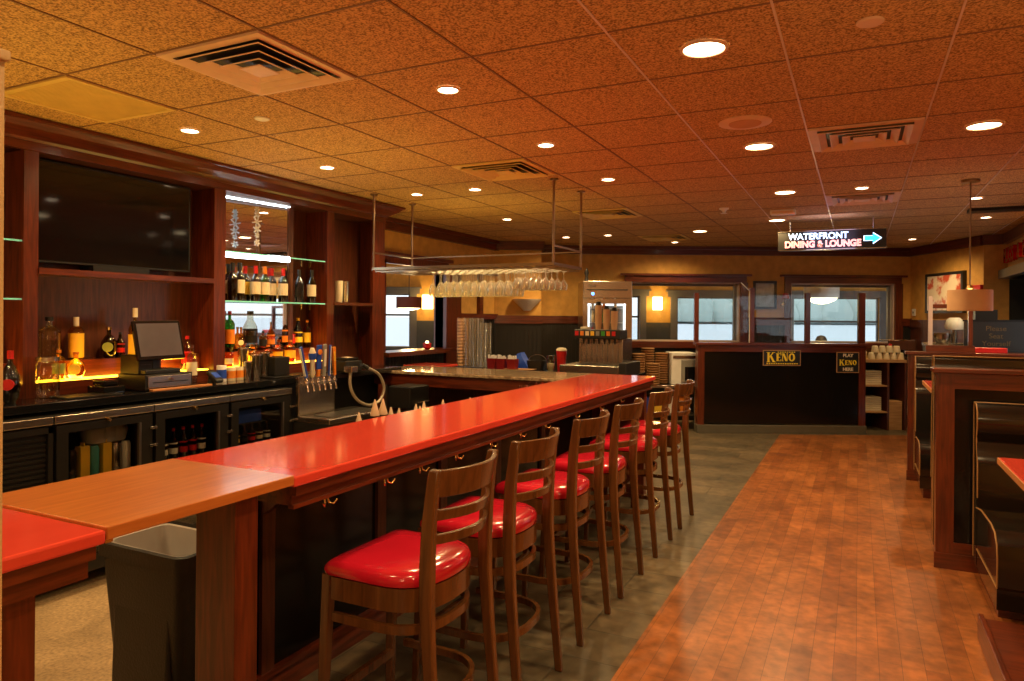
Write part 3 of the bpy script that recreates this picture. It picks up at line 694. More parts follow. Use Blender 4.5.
# ================================================================ BEER TAPS
bt = thing('draft_beer_cooler', 'low steel topped draft cabinet carrying the beer tap tower', 'cooler', (-3.98, 4.19, 0))
B().box(0, .36, 0, .72, .1, .76).build('body', 'black', bt)
B().box(0, .37, 0, .73, .76, .806, .008).build('top_ledge', 'steel', bt); B().box(.14, .33, .08, .65, .806, .812).build('drip_grate', 'steel_dark', bt)
for a in (.02, .32):
    for b_ in (.02, .68): B().cyl((a+.01, b_+.01, 0), (a+.01, b_+.01, .1), .018, n=10).build('foot', 'steel', bt)
tw = thing('beer_tap_tower', 'boxy brushed steel beer tower with a row of six faucets', 'beer tower', (-3.96, 4.19, .808))
B().box(0, .04, 0, .42, 0, .31, .006).build('tower_body', 'steel', tw)
tp = [(297, 347, 306, 380), (311, 353, 312, 381), (317, 347, 318, 381), (323, 345, 323, 378), (327.5, 345, 329, 377), (331.5, 347, 335, 374)]
tl = ['slim blue tap handle with white edge leaning left', 'white and blue figural tap handle with bulging middle', 'navy tap handle with orange disc and orange foot', 'pale grey wide paddle tap handle', 'thin navy and white striped tap handle', 'tapered orange tap handle at the right end']
for k in range(6):
    y = .03 + k*.066
    B().cyl((.04, y, .25), (.09, y, .25), .012, n=12).build('faucet', 'chrome', tw)
    B().tube([(.085, y, .275), (.09, y, .25), (.10, y, .225), (.105, y, .19)], .009, 10).build('spout', 'chrome', tw)
    B().lathe([(.016, 0), (.018, .01), (.010, .03), (.006, .05)], (.087, y, .25), 12).build('collar', 'chrome', tw)
hm = [('blue_plastic', 'white'), ('cream', 'blue_plastic'), ('blue_plastic', 'orange'), ('grey', 'off_white'), ('blue_plastic', 'off_white'), ('orange', 'yellow')]
tx = [-19, -5, -2, -2, -2, -9]
for k in range(6):
    y = 4.19+.03+k*.066
    h = thing('tap_handle', tl[k], 'tap handle', (-3.96+.087, y, .808+.30), 0, 'beer tap handles')
    h.rotation_euler = (math.radians(-tx[k]), math.radians(4), 0)
    a, b_ = hm[k]
    if k == 0: B().box(-.009, .009, -.013, .013, 0, .26, .004).build('paddle', a, h); B().box(-.010, .010, -.016, -.012, .02, .25).build('edge_strip', b_, h)
    if k == 1:
        B().lathe([(.012, 0), (.022, .03), (.016, .10), (.026, .15), (.03, .19), (.014, .235)], n=16).build('figure', a, h); B().lathe([(.027, .145), (.031, .17), (.03, .195)], n=16, close=False).build('painted_band', b_, h)
    if k == 2: B().box(-.008, .008, -.026, .026, .06, .255, .004).build('paddle', a, h); B().cyl((.006, 0, .20), (.014, 0, .20), .022, n=20).build('disc', b_, h); B().box(-.009, .009, -.017, .017, 0, .06, .004).build('lower_block', b_, h)
    if k == 3: B().box(-.009, .009, -.019, .019, 0, .26, .006).build('paddle', a, h); B().box(.009, .011, -.012, .012, .08, .22).build('emblem', b_, h)
    if k == 4: B().box(-.008, .008, -.010, .010, 0, .25, .003).build('paddle', a, h); B().box(.008, .010, -.003, .003, .01, .24).build('stripe', b_, h)
    if k == 5: B().loft([[(-.008, -.010, 0), (.008, -.010, 0), (.008, .010, 0), (-.008, .010, 0)], [(-.01, -.017, .235), (.01, -.017, .235), (.01, .017, .235), (-.01, .017, .235)]]).build('paddle', a, h); B().box(.0095, .011, -.008, .008, .12, .2).build('emblem', b_, h)
# soda gun hose
pts = [on_x(x, y, -3.55 if 1 else 0) for x, y in ((351, 370), (350, 383), (353, 394), (360, 402), (370, 405), (380, 400), (384, 388), (380, 376), (374, 371), (367, 368))]
o = thing('soda_gun', 'looped metal-braided soda gun hose hanging behind the bar', 'soda gun', (-3.55, 4.7, 1.0))
q = [(p - Vector((-3.55, 4.7, 1.0))) for p in pts]
sm = []
for i in range(len(q)-1):
    p0, p1, p2, p3 = q[max(i-1, 0)], q[i], q[i+1], q[min(i+2, len(q)-1)]
    for k in range(6):
        t_ = k/6; sm.append(.5*((2*p1) + (p2-p0)*t_ + (2*p0-5*p1+4*p2-p3)*t_**2 + (3*p1-p0-3*p2+p3)*t_**3))
sm.append(q[-1]); B().tube(sm, .012, 10).build('hose', 'rubber_hose', o)
B().cyl(q[-1], q[-1]+Vector((0, -.07, .03)), .02, .016, 12).build('gun_handle', 'black', o)
B().box(-.04, .04, q[0].y-.04, q[0].y+.04, q[0].z-.02, q[0].z+.03, .006).build('holster', 'steel', o)
g = thing('under_bar_ice_bin', 'dark steel ice bin behind the beer taps below the granite counter', 'ice bin', (-3.2, 5.15, 0))
B().box(-.35, .7, -.35, .33, .72, .78, .01).build('lid', 'black_gloss', g); B().box(-.34, .69, -.34, .32, .08, .72).build('body', 'steel_dark', g)
for a in (-.3, .65):
    for b_ in (-.3, .28): B().cyl((a, b_, 0), (a, b_, .08), .02, n=8).build('leg', 'steel', g)
o = thing('toaster_box', 'grey under-counter box with a bright chrome handle beside the hose', 'appliance', (-3.62, 5.25, .787))
B().box(-.12, .12, -.15, .15, 0, .19, .01).build('body', 'dark_grey', o)
B().tube([(.12, -.06, .05), (.16, -.06, .05), (.16, .08, .05), (.12, .08, .05)], .008, 8).build('handle', 'chrome', o)

# ================================================================ MAIN BAR
BX0, BX1, ZB = -2.25, -1.65, 1.07
def red_top(name, lab, x0, x1, y0, y1):
    t = thing(name, lab, 'bar counter', ((x0+x1)/2, (y0+y1)/2, 0)); return t
bar = thing('bar_counter', 'long bar with glossy red top running down the room beside the stools', 'bar counter', (-1.95, 4.0, 0))
B().box(BX0+1.95, BX1+1.95, 1.745-4, 6.30-4, 1.035, ZB, .006).build('countertop', 'red_solid', bar)['label'] = 'glossy red countertop'
g = B(); g.box(-.28, .285, 1.77-4, 6.28-4, 1.0, 1.035); g.box(-.28, .265, 1.77-4, 6.26-4, .965, 1.0); g.box(.25, .275, 1.77-4, 6.27-4, .955, .968)
g.build('apron_moulding', 'mahY', bar)
B().box(-.31, -.25, 2.1-4, 6.2-4, .1, .965).build('front_panel', 'black_panel', bar)
B().box(-.25, -.235, 2.1-4, 6.2-4, 0, .11).box(-.25, -.22, 2.1-4, 6.2-4, .10, .125).build('baseboard', 'mahY', bar)
B().box(-.31, -.25, 2.1-4, 6.2-4, 0, .1).build('plinth', 'darkwood', bar)
for y in (2.13, 2.9, 3.5, 4.2, 4.95, 5.65, 6.15):
    B().box(-.25, -.232, y-4, y+.07-4, .125, .965).build('pilaster', 'darkwood', bar)
for y in (2.13, 2.9, 3.5, 4.2, 4.95, 5.65, 6.15):
    B().loft([[(-.232, y-4, .78), (-.232, y-4, .965), (.02, y-4, .965)], [(-.232, y+.04-4, .78), (-.232, y+.04-4, .965), (.02, y+.04-4, .965)]]).build('bracket', 'darkwood', bar)
B().box(-.31, .24, 6.14-4, 6.22-4, 0, .965).build('end_panel', 'mahZ', bar)
post = thing('bar_end_post', 'square mahogany post carrying the near end of the red bar', 'post', (-1.775, 1.585, 0))
B().box(-.085, .085, -.045, .045, .0, 1.033, .002).build('post', 'mahZ', post); B().box(-.09, .09, -.05, .05, 0, .10, .004).build('plinth', 'mahX', post)
# purse hooks
def hook(y):
    t = thing('purse_hook', 'small double brass purse hook under the red bar edge', 'hook', (-1.695, y, .955), 0, 'purse hooks under the bar edge')
    B().box(-.008, .008, -.012, .012, -.004, 0).build('plate', 'brass', t)
    for s in (-1, 1):
        B().tube([(0, s*.008, 0), (.005, s*.010, -.022), (.014, s*.024, -.028), (.019, s*.038, -.014)], .0034, 6).build('prong', 'brass', t)
for y in (1.95, 2.3, 2.55, 2.85, 3.2, 3.55, 3.9, 4.4, 4.9, 5.4): hook(y)
# flap
fl = thing('bar_flap', 'hinged orange wooden flap bridging the gap in the bar', 'counter flap', (-1.95, 1.43, 0))
B().box(-.28, .30, -.322, .315, 1.043, 1.076, .003).build('board', 'flapwood', fl)
B().box(-.27, .29, -.32, -.30, 1.033, 1.043).build('hinge', 'brass', fl)
# near counter
nc = thing('near_bar_counter', 'short red topped end section of the bar nearest the camera', 'bar counter', (-1.93, .9, 0))
B().box(-.28, .28, -.2, .206, 1.035, ZB, .007).build('countertop', 'red_solid', nc)
B().box(-.27, .265, -.19, .19, 1.0, 1.035).box(-.27, .25, -.19, .18, .955, 1.0).build('apron_moulding', 'mahY', nc)
B().box(.12, .22, -.02, .075, 0, .955).build('leg', 'mahZ', nc)
B().box(-.26, -.16, -.02, .075, 0, .955).build('leg', 'mahZ', nc)
B().cyl((.2, .12, .955), (.2, .12, .94), .01, n=8).build('bolt', 'steel', nc)
# trash bin
tb = thing('trash_bin', 'dark grey slim plastic trash bin with white liner under the flap', 'trash bin', (-2.31, 1.81, 0))
def ring(w, d_, z, rr=.04):
    pts = []
    for cx, cy_, a0 in ((w-rr, d_-rr, 0), (-w+rr, d_-rr, 90), (-w+rr, -d_+rr, 180), (w-rr, -d_+rr, 270)):
        for k in range(5):
            a = math.radians(a0+k*22.5); pts.append((cx+rr*math.cos(a), cy_+rr*math.sin(a), z))
    return pts
g = B(); g.loft([ring(.165, .10, 0), ring(.222, .142, .70), ring(.236, .155, .705), ring(.236, .155, .755), ring(.225, .145, .76), ring(.215, .135, .70), ring(.155, .09, .03)]); g.build('body', 'bin_grey', tb, smooth=True)
B().box(-.15, .15, -.150, -.120, .22, .60, .01, M=Matrix.Rotation(math.radians(-2), 4, 'X')).build('side_panel', 'bin_grey', tb)
g = B(); g.loft([ring(.17, .10, .50), ring(.205, .125, .68), ring(.213, .132, .752), ring(.20, .12, .75), ring(.16, .09, .60)], cap=False); g.build('liner', 'bag', tb, smooth=True)['label'] = 'white plastic liner'
# granite counter
gc = thing('granite_counter', 'polished brown granite counter joining the bar to the back bar', 'counter', (-3.3, 5.93, 0))
B().box(-1.0, 1.045, -.35, .36, 1.04, ZB, .006).build('countertop', 'granite', gc)
B().box(-.98, 1.045, -.32, -.29, .93, 1.04).box(-.98, 1.045, .30, .33, .93, 1.04).build('apron', 'mahX', gc)
B().box(-.98, 1.0, .18, .24, 0, 1.04).build('rear_panel', 'darkwood', gc)
B().box(-.98, -.94, -.1, .18, 0, 1.04).build('side_panel', 'darkwood', gc)
o = bx('red_corner_ledge', 'red_solid', -4.42, -4.0, 6.30, 6.75, 1.045, 1.07, bev=.004); tag(o, 'small red topped ledge at the left end behind the granite counter', 'counter')
bx('support', 'darkwood', -4.4, -4.05, 6.32, 6.7, 0, 1.045, o)
# rocks glasses on the rail behind the bar
for k, (y, z) in enumerate(((4.99, 1.0), (5.17, 1.0), (5.30, 1.0), (5.43, 1.0))):
    t = thing('rocks_glass', 'small etched rocks glass behind the far part of the red bar', 'glass', (-2.36, y, .955), 0, 'rocks glasses behind the bar')
    B().lathe([(.030, 0), (.034, .004), (.038, .11), (.036, .11), (.031, .01)], n=16).build('body', 'glassware', t)
    B().lathe([(.0375, .03), (.0385, .08)], n=16, close=False).build('etched_band', 'grey', t)
sr = thing('speed_rail', 'black steel speed rail behind the red bar holding liquor bottles', 'rack', (-2.37, 4.2, 0))
B().box(-.08, .08, -1.4, 1.4, .66, .68).box(.075, .085, -1.4, 1.4, .68, .80).box(-.085, -.075, -1.4, 1.4, .68, .80).build('tray', 'steel_dark', sr)
B().box(-.08, .08, .7, 1.4, .94, .952).box(-.08, -.07, .7, 1.4, .68, .94).build('glass_ledge', 'steel_dark', sr)
for y in (-1.3, 0, 1.3): B().cyl((0, y, 0), (0, y, .66), .015, n=8).build('leg', 'steel', sr)
pc = [on_x(x, y, -2.37) for x, y in ((359, 412), (375, 399.5), (383, 398.5), (391, 407), (399, 408), (416, 404), (424, 401.5), (420, 406), (443, 399.5), (470, 397))]
yy = [p.y for p in pc]; zz = [p.z for p in pc]
bc_ = ['clear_bottle', 'amber_bottle', 'green_bottle', 'clear_bottle', 'amber_bottle', 'clear_bottle', 'dark_bottle', 'clear_bottle', 'amber_bottle', 'clear_bottle']
for k, (y, z) in enumerate(zip(yy, zz)):
    t = thing('speed_rail_bottle', 'liquor bottle with pointed tan pourer cover in the speed rail', 'bottle', (-2.37, y, .68), 0, 'covered bottles in the speed rail')
    hh = z-.68
    B().lathe([(.032, 0), (.036, .01), (.036, hh*.5), (.014, hh*.68), (.013, hh*.8)], n=14).build('body', bc_[k], t)
    B().lathe([(.026, hh-.088), (.027, hh-.083), (.003, hh)], n=14).build('pourer_cover', 'cone', t)
for y, m_, lb in ((3.14, 'red_plastic', 'red bottle pourer cap between the tan cones'), (3.19, 'green', 'green bottle pourer cap between the tan cones'), (3.50, 'red_plastic', 'red bottle pourer cap at right of the tan cones')):
    t = thing('capped_bottle', lb, 'bottle', (-2.41, y, .68)); B().lathe([(.03, 0), (.03, .18), (.013, .27), (.013, .3)], n=12).build('body', 'clear_bottle', t); B().lathe([(.02, .3), (.02, .34)], n=12).build('cap', m_, t)

# ================================================================ STOOLS
def outline(sx, sy, n=40, front=-.235, back=.185):
    """D-shaped seat outline, straight front, round back"""
    pts = []
    w = .222*sy
    f = front*sx; bk = back*sx
    r = .035
    pts.append((f, -w+r)); pts.append((f+.010, -w+.010)); pts.append((f+r, -w))
    for k in range(n+1):
        a = -PI/2 + PI*k/n
        ca, sa = math.cos(a), math.sin(a)
        ex = .78
        x = -.01 + (bk+.01)*(abs(ca)**ex); y = w*math.copysign(abs(sa)**ex, sa)
        pts.append((x, y))
    pts.append((f+r, w)); pts.append((f+.010, w-.010)); pts.append((f, w-r))
    return pts
def upath(off, front=-.22):
    P = outline(1-off*4.2, 1-off*4.2)
    return [p for p in P[2:-2]]
def make_stool(loc, label):
    t = thing('bar_stool', label, 'bar stool', loc, 0, 'wooden bar stools with red seats along the bar')
    # cushion
    rings = []
    for s, z in ((.95, .688), (1.0, .694), (1.015, .706), (1.01, .72), (.97, .733), (.90, .742), (.78, .748), (.55, .752), (.28, .753)):
        rings.append([(x*s, y*s, z) for x, y in outline(1, 1)])
    B().loft(rings).build('seat', 'red_vinyl', t, smooth=True)['label'] = 'round backed red vinyl seat'
    B().strip(upath(.010), .612, .689, .020).build('seat_apron', 'stoolwood', t, smooth=True)
    B().box(-.235, -.212, -.19, .19, .625, .689).build('front_apron', 'stoolwood', t)
    B().strip(upath(.012), .535, .565, .018).build('upper_bent_ring', 'stoolwood', t, smooth=True)
    B().strip([(x*(1.02) + .012, y*1.0) for x, y in upath(.004)], .270, .298, .018).build('footrest_ring', 'stoolwood', t, smooth=True)
    B().box(-.245, -.222, -.2, .2, .225, .262, .003).build('front_footrest', 'stoolwood', t)
    for s in (-1, 1):
        # front leg
        g = B(); g.loft([[(-.25+a, s*.205+b_, 0) for a, b_ in ((-.014, -.014), (.014, -.014), (.014, .014), (-.014, .014))], [(-.226+a, s*.192+b_, .69) for a, b_ in ((-.019, -.018), (.019, -.018), (.019, .018), (-.019, .018))]])
        g.build('leg', 'stoolwood', t, bev=.004)
        # rear leg and post in one curved piece
        path = [(.245, .209, 0, .015), (.222, .206, .25, .017), (.200, .202, .5, .019), (.190, .199, .66, .021), (.190, .198, .78, .021), (.196, .199, .92, .020), (.210, .20, 1.04, .018), (.220, .20, 1.10, .017)]
        g = B(); g.loft([[(x-r*1.1, s*y-r*.85, z), (x+r*1.1, s*y-r*.85, z), (x+r*1.1, s*y+r*.85, z), (x-r*1.1, s*y+r*.85, z)] for x, y, z, r in path])
        g.build('rear_leg', 'stoolwood', t, bev=.005, smooth=True)
    def slat(xc, z0, z1, th, bulge, name, w=.185):
        pth = []
        for k in range(17):
            u = -1 + 2*k/16; pth.append((xc + bulge*(1-u*u), w*u))
        lean = .2
        g = B(); rings = []
        P = [Vector(p) for p in pth]
        for i, p in enumerate(P):
            rings.append([(p.x-th/2, p.y, z0), (p.x-th/2+(z1-z0)*lean, p.y, z1), (p.x+th/2+(z1-z0)*lean, p.y, z1), (p.x+th/2, p.y, z0)])
        g.loft(rings).build(name, 'stoolwood', t, smooth=True, bev=.003)
    slat(.200, 1.005, 1.098, .018, .075, 'crest_rail', .205)
    slat(.194, .925, .962, .018, .07, 'back_slat')
    slat(.188, .845, .880, .018, .065, 'back_slat')
    return t
SY = [2.14, 2.74, 3.43, 4.08, 4.84, 5.56]
SL = ['wooden bar stool with red seat nearest the camera and the wooden flap', 'second red seated bar stool counting from the wooden flap', 'third red seated bar stool counting from the wooden flap',
      'fourth red seated bar stool counting from the wooden flap', 'fifth red seated bar stool, next to last before the Keno wall', 'last red seated bar stool at the far end of the bar']
s0 = make_stool((-1.45, SY[0], 0), SL[0])
for y, lb in list(zip(SY, SL))[1:]: dup(s0, (-1.45, y, 0), None, lb)

# ================================================================ GLASS RACK
def RZ(x, y, D):
    u = (x-512)/F; v = (y-CY)/F; c, s = math.cos(ROLL), math.sin(-ROLL)
    return (u*c - v*s)*D, H - (u*s + v*c)*D
gr = thing('hanging_glass_rack', 'bronze metal rack hung on four rods from the ceiling over the granite counter', 'glass rack', (-3.1, 5.53, 2.03))
ys0, ys1 = -.31, .31
for x in (-.9, .89):
    for y in (ys0, ys1):
        B().cyl((x, y, 0), (x, y, ZC-2.03), .011, n=10).build('rod', 'rackmetal', gr)
        B().cyl((x, y, ZC-2.03-.012), (x, y, ZC-2.03), .035, n=14).build('ceiling_plate', 'rackmetal', gr)
g = B()
for y in (ys0, ys1): g.box(-.91, .90, y-.009, y+.009, -.012, .012)
for x in (-.9, .89): g.box(x-.009, x+.009, ys0, ys1, -.012, .012)
g.build('lower_frame', 'rackmetal', gr)
g = B(); g.box(.881, .899, ys0, ys1, .14, .155); g.box(-.9, .89, ys1-.006, ys1+.006, .14, .152); g.box(-.909, -.891, ys0, ys1, .14, .155)
g.build('upper_rail', 'rackmetal', gr)
g = B()
for k in range(18): g.box(-.88+k*.1, -.876+k*.1+.008, ys0, ys1, -.018, -.006)
for k in range(8): g.box(-.9, .89, ys0+.03+k*.08, ys0+.036+k*.08, -.03, -.018)
g.build('glass_slots', 'rackmetal', gr)
WGL = 'stemmed glass hanging upside down from the bronze ceiling rack'
def wine(loc, h, r, kind):
    o = B().lathe([(r*.78, 0), (r*.72, -.003), (.004, -.008), (.0035, -h*.42), (r*.5, -h*.52), (r, -h*.72), (r*.92, -h*.9), (r*.8, -h), (r*.78, -h), (r*.97, -h*.73), (r*.46, -h*.54)], n=14, close=False).build('wine_glass', 'stemware', loc=loc)
    tag(o, 'tall ' + WGL + ', left block' if kind else 'short ' + WGL + ', right block', 'glass', ('tall' if kind else 'short') + ' hanging wine glasses'); return o
w1 = w2 = None
for ix in range(14):
    x = -3.46 + ix*.082
    for iy in range(5):
        y = 5.27 + iy*.115
        tall = x < -2.62 and iy < 3
        if tall and ix < 2 and iy < 1: continue
        if tall:
            if w1 is None: w1 = wine((x, y, 2.0), .225, .038, 1)
            else: q_ = w1.copy(); C.objects.link(q_); q_.location = (x, y, 2.0)
        else:
            if w2 is None: w2 = wine((x, y, 2.0), .165, .036, 0)
            else: q_ = w2.copy(); C.objects.link(q_); q_.location = (x, y, 2.0)
for ix in range(4):
    for iy in range(4):
        q_ = w2.copy(); C.objects.link(q_); q_.location = (-2.31+ix*.0 + (ix-1)*.001 + ix*.06 - .06, 5.3+iy*.13, 2.0) if ix < 2 else (-2.55, 5.29+iy*.115+(ix-2)*.05, 2.0)

# ================================================================ SERVICE COUNTER BEHIND THE BAR
svc = thing('service_counter', 'black service counter behind the granite counter carrying the soda machine', 'counter', (-3.5, 7.8, 0))
B().box(-1.28, 1.25, -.35, .35, .92, .96, .006).build('countertop', 'black_gloss', svc)
B().box(-1.26, 1.22, -.30, .33, .08, .92).build('body', 'black', svc); B().box(-1.24, 1.2, -.26, .3, 0, .08).build('plinth', 'dark_grey', svc)
# soda machine
so = thing('soda_machine', 'stainless soda fountain with a row of eight colored valve labels', 'soda machine', (-2.64, 7.75, .96))
B().box(-.25, .27, -.14, .22, .10, .40, .006).build('body', 'steel', so)
B().box(-.42, .28, -.32, .22, 0, .10, .006).build('drip_tray', 'steel', so); B().box(-.24, .22, -.30, -.15, .10, .107).build('drip_grate', 'black', so)
B().box(.285, .37, -.33, .22, 0, .14, .008).build('end_block', 'black', so)
B().box(-.26, .28, -.28, .0, .40, .50, .008).build('valve_head', 'black', so)
vc = ['red_plastic', 'orange', 'cream', 'yellow', 'grey', 'green', 'orange', 'red_plastic']
for k in range(8):
    x = -.225 + k*.062
    B().box(x-.020, x+.020, -.290, -.281, .435, .485).build('valve_label', vc[k], so)
    B().cyl((x, -.23, .40), (x, -.23, .34), .014, .009, 10).build('nozzle', 'black', so)
    B().box(x-.009, x+.009, -.18, -.15, .13, .36).build('lever', 'steel', so)
for k, (x, zt) in enumerate(((-2.69, .30), (-2.594, .25), (-2.50, .235))):
    t = thing('cup_stack', 'tall stack of brown paper cups on top of the soda machine, %s of three' % ('leftmost', 'middle', 'rightmost')[k], 'cups', (x, 7.70, 1.461), 0, 'paper cup stacks on the soda machine')
    B().lathe([(.030, 0), (.038, .08)] + [(.038 if j % 2 else .041, .08+j*.012) for j in range(int((zt-.08)/.012))], n=18).build('cups', 'shade', t); B().lathe([(.042, zt-.02), (.03, zt-.005), (.026, zt+.02)], n=14).build('top_cup', 'dark_grey', t)
o = B().lathe([(.05, 0), (.06, .01), (.055, .03)], n=16).build('lid_stack', 'cream', loc=(-2.82, 7.62, 1.461)); tag(o, 'flat stack of cream cup lids at left end of the soda machine', 'lids')
# tumbler stacks
k = 0
for ix in range(4):
    for iy in range(2):
        t = thing('tumbler_stack', 'tall column of stacked clear plastic tumblers on the left of the service counter', 'tumblers', (-4.52+ix*.11, 7.68+iy*.13, .96), 0, 'columns of clear tumblers')
        zt = .63 if ix < 3 else .56
        B().lathe([(.030, 0), (.034, .008)] + [(.045-.007*((j*3) % 3)/3 - (.008 if j % 2 else 0), .02+j*.02) for j in range(int(zt/.02))], n=14, close=False).build('tumblers', 'stemware' if ix > 0 else 'shade', t)
rk = thing('tumbler_tray', 'thin bronze tray edge in front of the stacked tumblers', 'tray', (-4.35, 7.55, .96)); B().box(-.22, .25, -.02, .02, 0, .02, .004).build('rim', 'steel_dark', rk)
# condiment baskets, towel, tray, cups
def crate(x, y, lab, m_):
    t = thing('condiment_basket', lab, 'basket', (x, y, .961), 0, 'condiment holders on the service counter')
    B().loft([ring(.05, .05, 0, .012), ring(.06, .06, .13, .012), ring(.056, .056, .13, .012), ring(.047, .047, .008, .012)]).build('basket', m_, t)
    g = B()
    for q in range(9): g.box(-.045+(q % 3)*.032, -.025+(q % 3)*.032, -.04+(q//3)*.03, -.03+(q//3)*.03, .05, .15+random.uniform(0, .03))
    g.build('packets', 'white', t)
crate(-4.02, 7.62, 'dark red basket of white packets nearest the tumbler columns', 'dark_red')
crate(-3.88, 7.60, 'middle dark red basket of white packets on the service counter', 'dark_red')
crate(-3.74, 7.60, 'right dark red basket of white packets before the blue cloth', 'dark_red')
g = B(); g.loft([[(-.12, -.07, .0), (.13, -.08, .0), (.12, .08, 0), (-.12, .08, 0)], [(-.11, -.06, .10), (.02, -.07, .17), (.02, .07, .17), (-.11, .06, .11)], [(-.05, -.03, .18), (.01, -.05, .20), (.01, .05, .20), (-.05, .03, .18)]])
o = g.build('blue_towel', 'blue_plastic', loc=(-3.74, 7.86, .961), smooth=True); tag(o, 'crumpled bright blue cloth behind the condiment baskets', 'towel')
t = thing('coffee_basket', 'black wire basket with handle right of the blue cloth', 'basket', (-3.50, 7.80, .961))
B().loft([ring(.10, .08, 0), ring(.12, .09, .11), ring(.115, .085, .11), ring(.095, .075, .01)]).build('body', 'black', t); B().tube([(.12*math.cos(a), 0, .10+.08*math.sin(a)) for a in [PI*q/10 for q in range(11)]], .005, 6).build('handle', 'steel_dark', t)
o = B().loft([ring(.17, .09, 0), ring(.19, .1, .018), ring(.18, .09, .018), ring(.16, .08, .005)]).build('serving_tray', 'cratewood', loc=(-3.62, 7.56, .961)); tag(o, 'flat tan serving tray in front of the black wire basket', 'tray')
def tumbler(x, y, r, h, m_, lab):
    t = thing('drink_cup', lab, 'cup', (x, y, .961)); B().lathe([(r*.7, 0), (r*.72, .005), (r, h), (r*.94, h), (r*.66, .01)], n=18).build('cup', m_, t); return t
t = tumbler(-3.21, 7.53, .052, .19, 'clear_bottle', 'clear plastic cup in front of the red cup on the service counter'); B().lathe([(.03, .01), (.045, .10)], n=12).build('contents', 'off_white', t)
t = tumbler(-3.13, 7.66, .062, .24, 'red_plastic', 'red paper cup filled with cream lids beside the soda machine'); B().lathe([(.058, .235), (.066, .25), (.05, .275), (.02, .28)], n=14).build('lids', 'cream', t)
# fridge
R0, Zt = RZ(583, 281, 9.95); R1, _ = RZ(632, 281, 9.95)
fr = thing('glass_door_refrigerator', 'tall stainless refrigerator with lit glass door behind the soda machine', 'refrigerator', FZ((R0+R1)/2, 9.95), YAW)
w = (R1-R0)/2
B().box(-w, w, .04, .72, .1, Zt, .006).build('body', 'steel', fr)
B().box(-w, w, -.01, .04, Zt-.24, Zt, .006).build('top_panel', 'steel', fr)
B().box(-w+.05, w-.06, -.014, -.01, Zt-.13, Zt-.115).build('vent_slot', 'black', fr)
text('logo_lettering', 'TRUE', 'black', .05, fr, (-w+.13, -.012, Zt-.07), ext=.001)
B().cyl((-w+.14, -.012, Zt-.18), (-w+.14, -.02, Zt-.18), .022, n=16).build('display', 'blue_led', fr)
dr = B().box(-w, -w+.07, -.02, .04, .15, Zt-.25).box(w-.09, w, -.02, .04, .15, Zt-.25).box(-w+.07, w-.09, -.02, .04, Zt-.32, Zt-.25).box(-w+.07, w-.09, -.02, .04, .15, .3).build('door', 'steel', fr)
B().box(-w+.07, w-.09, -.012, -.008, .3, Zt-.32).build('glass', 'cooler_glass', dr)
g = B(); g.box(-w+.07, -w+.095, .0, .035, .3, Zt-.32); g.box(w-.115, w-.09, .0, .035, .3, Zt-.32); g.box(-w+.07, w-.09, .0, .035, Zt-.345, Zt-.32)
g.build('led_strip', 'fridge_led', dr)
B().box(-w+.09, w-.11, .036, .0395, .3, Zt-.34).build('interior', 'grey', fr)
for z in (1.28, 1.52, 1.72): B().box(-w+.09, w-.11, .015, .036, z, z+.01).build('shelf', 'white', fr)
for k in range(9):
    R_ = -w+.14+(k % 3)*.16; z = (1.29, 1.53, 1.30)[k//3] + (.0 if k//3 < 2 else -.24)
    o = B().lathe([(.02, 0), (.024, .01), (.024, .10), (.012, .14), (.012, .17)], n=10).build('chilled_bottle', ['red_plastic', 'orange', 'white', 'cream', 'green', 'red_plastic', 'white', 'orange', 'cream'][k], loc=FZ((R0+R1)/2 + R_, 9.95+.012, z if k < 6 else 1.73))
    tag(o, 'small %s bottle on the %s shelf inside the lit refrigerator, %s' % (['red', 'orange', 'white', 'cream', 'green', 'red', 'white', 'orange', 'cream'][k], ['lower', 'middle', 'upper'][k//3], ['left', 'centre', 'right'][k % 3]), 'bottle', 'bottles in the lit refrigerator')
for k in range(4):
    x_ = (-w+.04, w-.04)[k % 2]; B().cyl((x_, (.1, .66)[k//2], 0), (x_, (.1, .66)[k//2], .1), .02, n=8).build('foot', 'steel', fr)
o = thing('fridge_top_clock', 'small dark figurine standing on top of the refrigerator', 'ornament', FZ((R0+R1)/2-.27, 10.2, Zt)); B().lathe([(.04, 0), (.03, .03), (.02, .08), (.035, .13), (.01, .2)], n=10).build('body', 'dark_grey', o)
# steel work table with baskets
wt = thing('work_table', 'steel work table under the left opening holding the wicker baskets', 'table', FZ(2.16, 10.35), YAW)
B().box(-.45, .52, -.3, .35, .60, .635, .004).build('top', 'steel', wt); B().box(-.40, .50, -.28, .33, .2, .22).build('undershelf', 'steel_dark', wt)
for a in (-.38, .48):
    for b_ in (-.27, .31): B().cyl((a, b_, 0), (a, b_, .60), .018, n=8).build('leg', 'steel', wt)
def bstack(px, dd, z1, lab):
    R_, _ = RZ(px, 370, 10.2+dd); t = thing('wicker_basket_stack', lab, 'baskets', FZ(R_, 10.2+dd, .635), YAW)
    n = int((z1-.635)/.035); pr = []
    for k in range(n): pr += [(.080, k*.035), (.102, k*.035+.022), (.098, k*.035+.032)]
    B().lathe(pr, n=20).build('baskets', 'basket', t)
bstack(638, -.10, 1.125, 'stack of round wicker baskets at the left of the steel table')
bstack(647.5, .13, 1.18, 'tallest stack of wicker baskets, behind the left front stack')
bstack(652.8, -.10, .98, 'low stack of wicker baskets in front on the steel table')
bstack(661.5, .13, 1.12, 'stack of wicker baskets at the right rear beside the white microwave')
mw = thing('microwave', 'white commercial microwave with black window beside the wicker baskets', 'microwave', FZ(2.50, 10.3, .636), YAW)
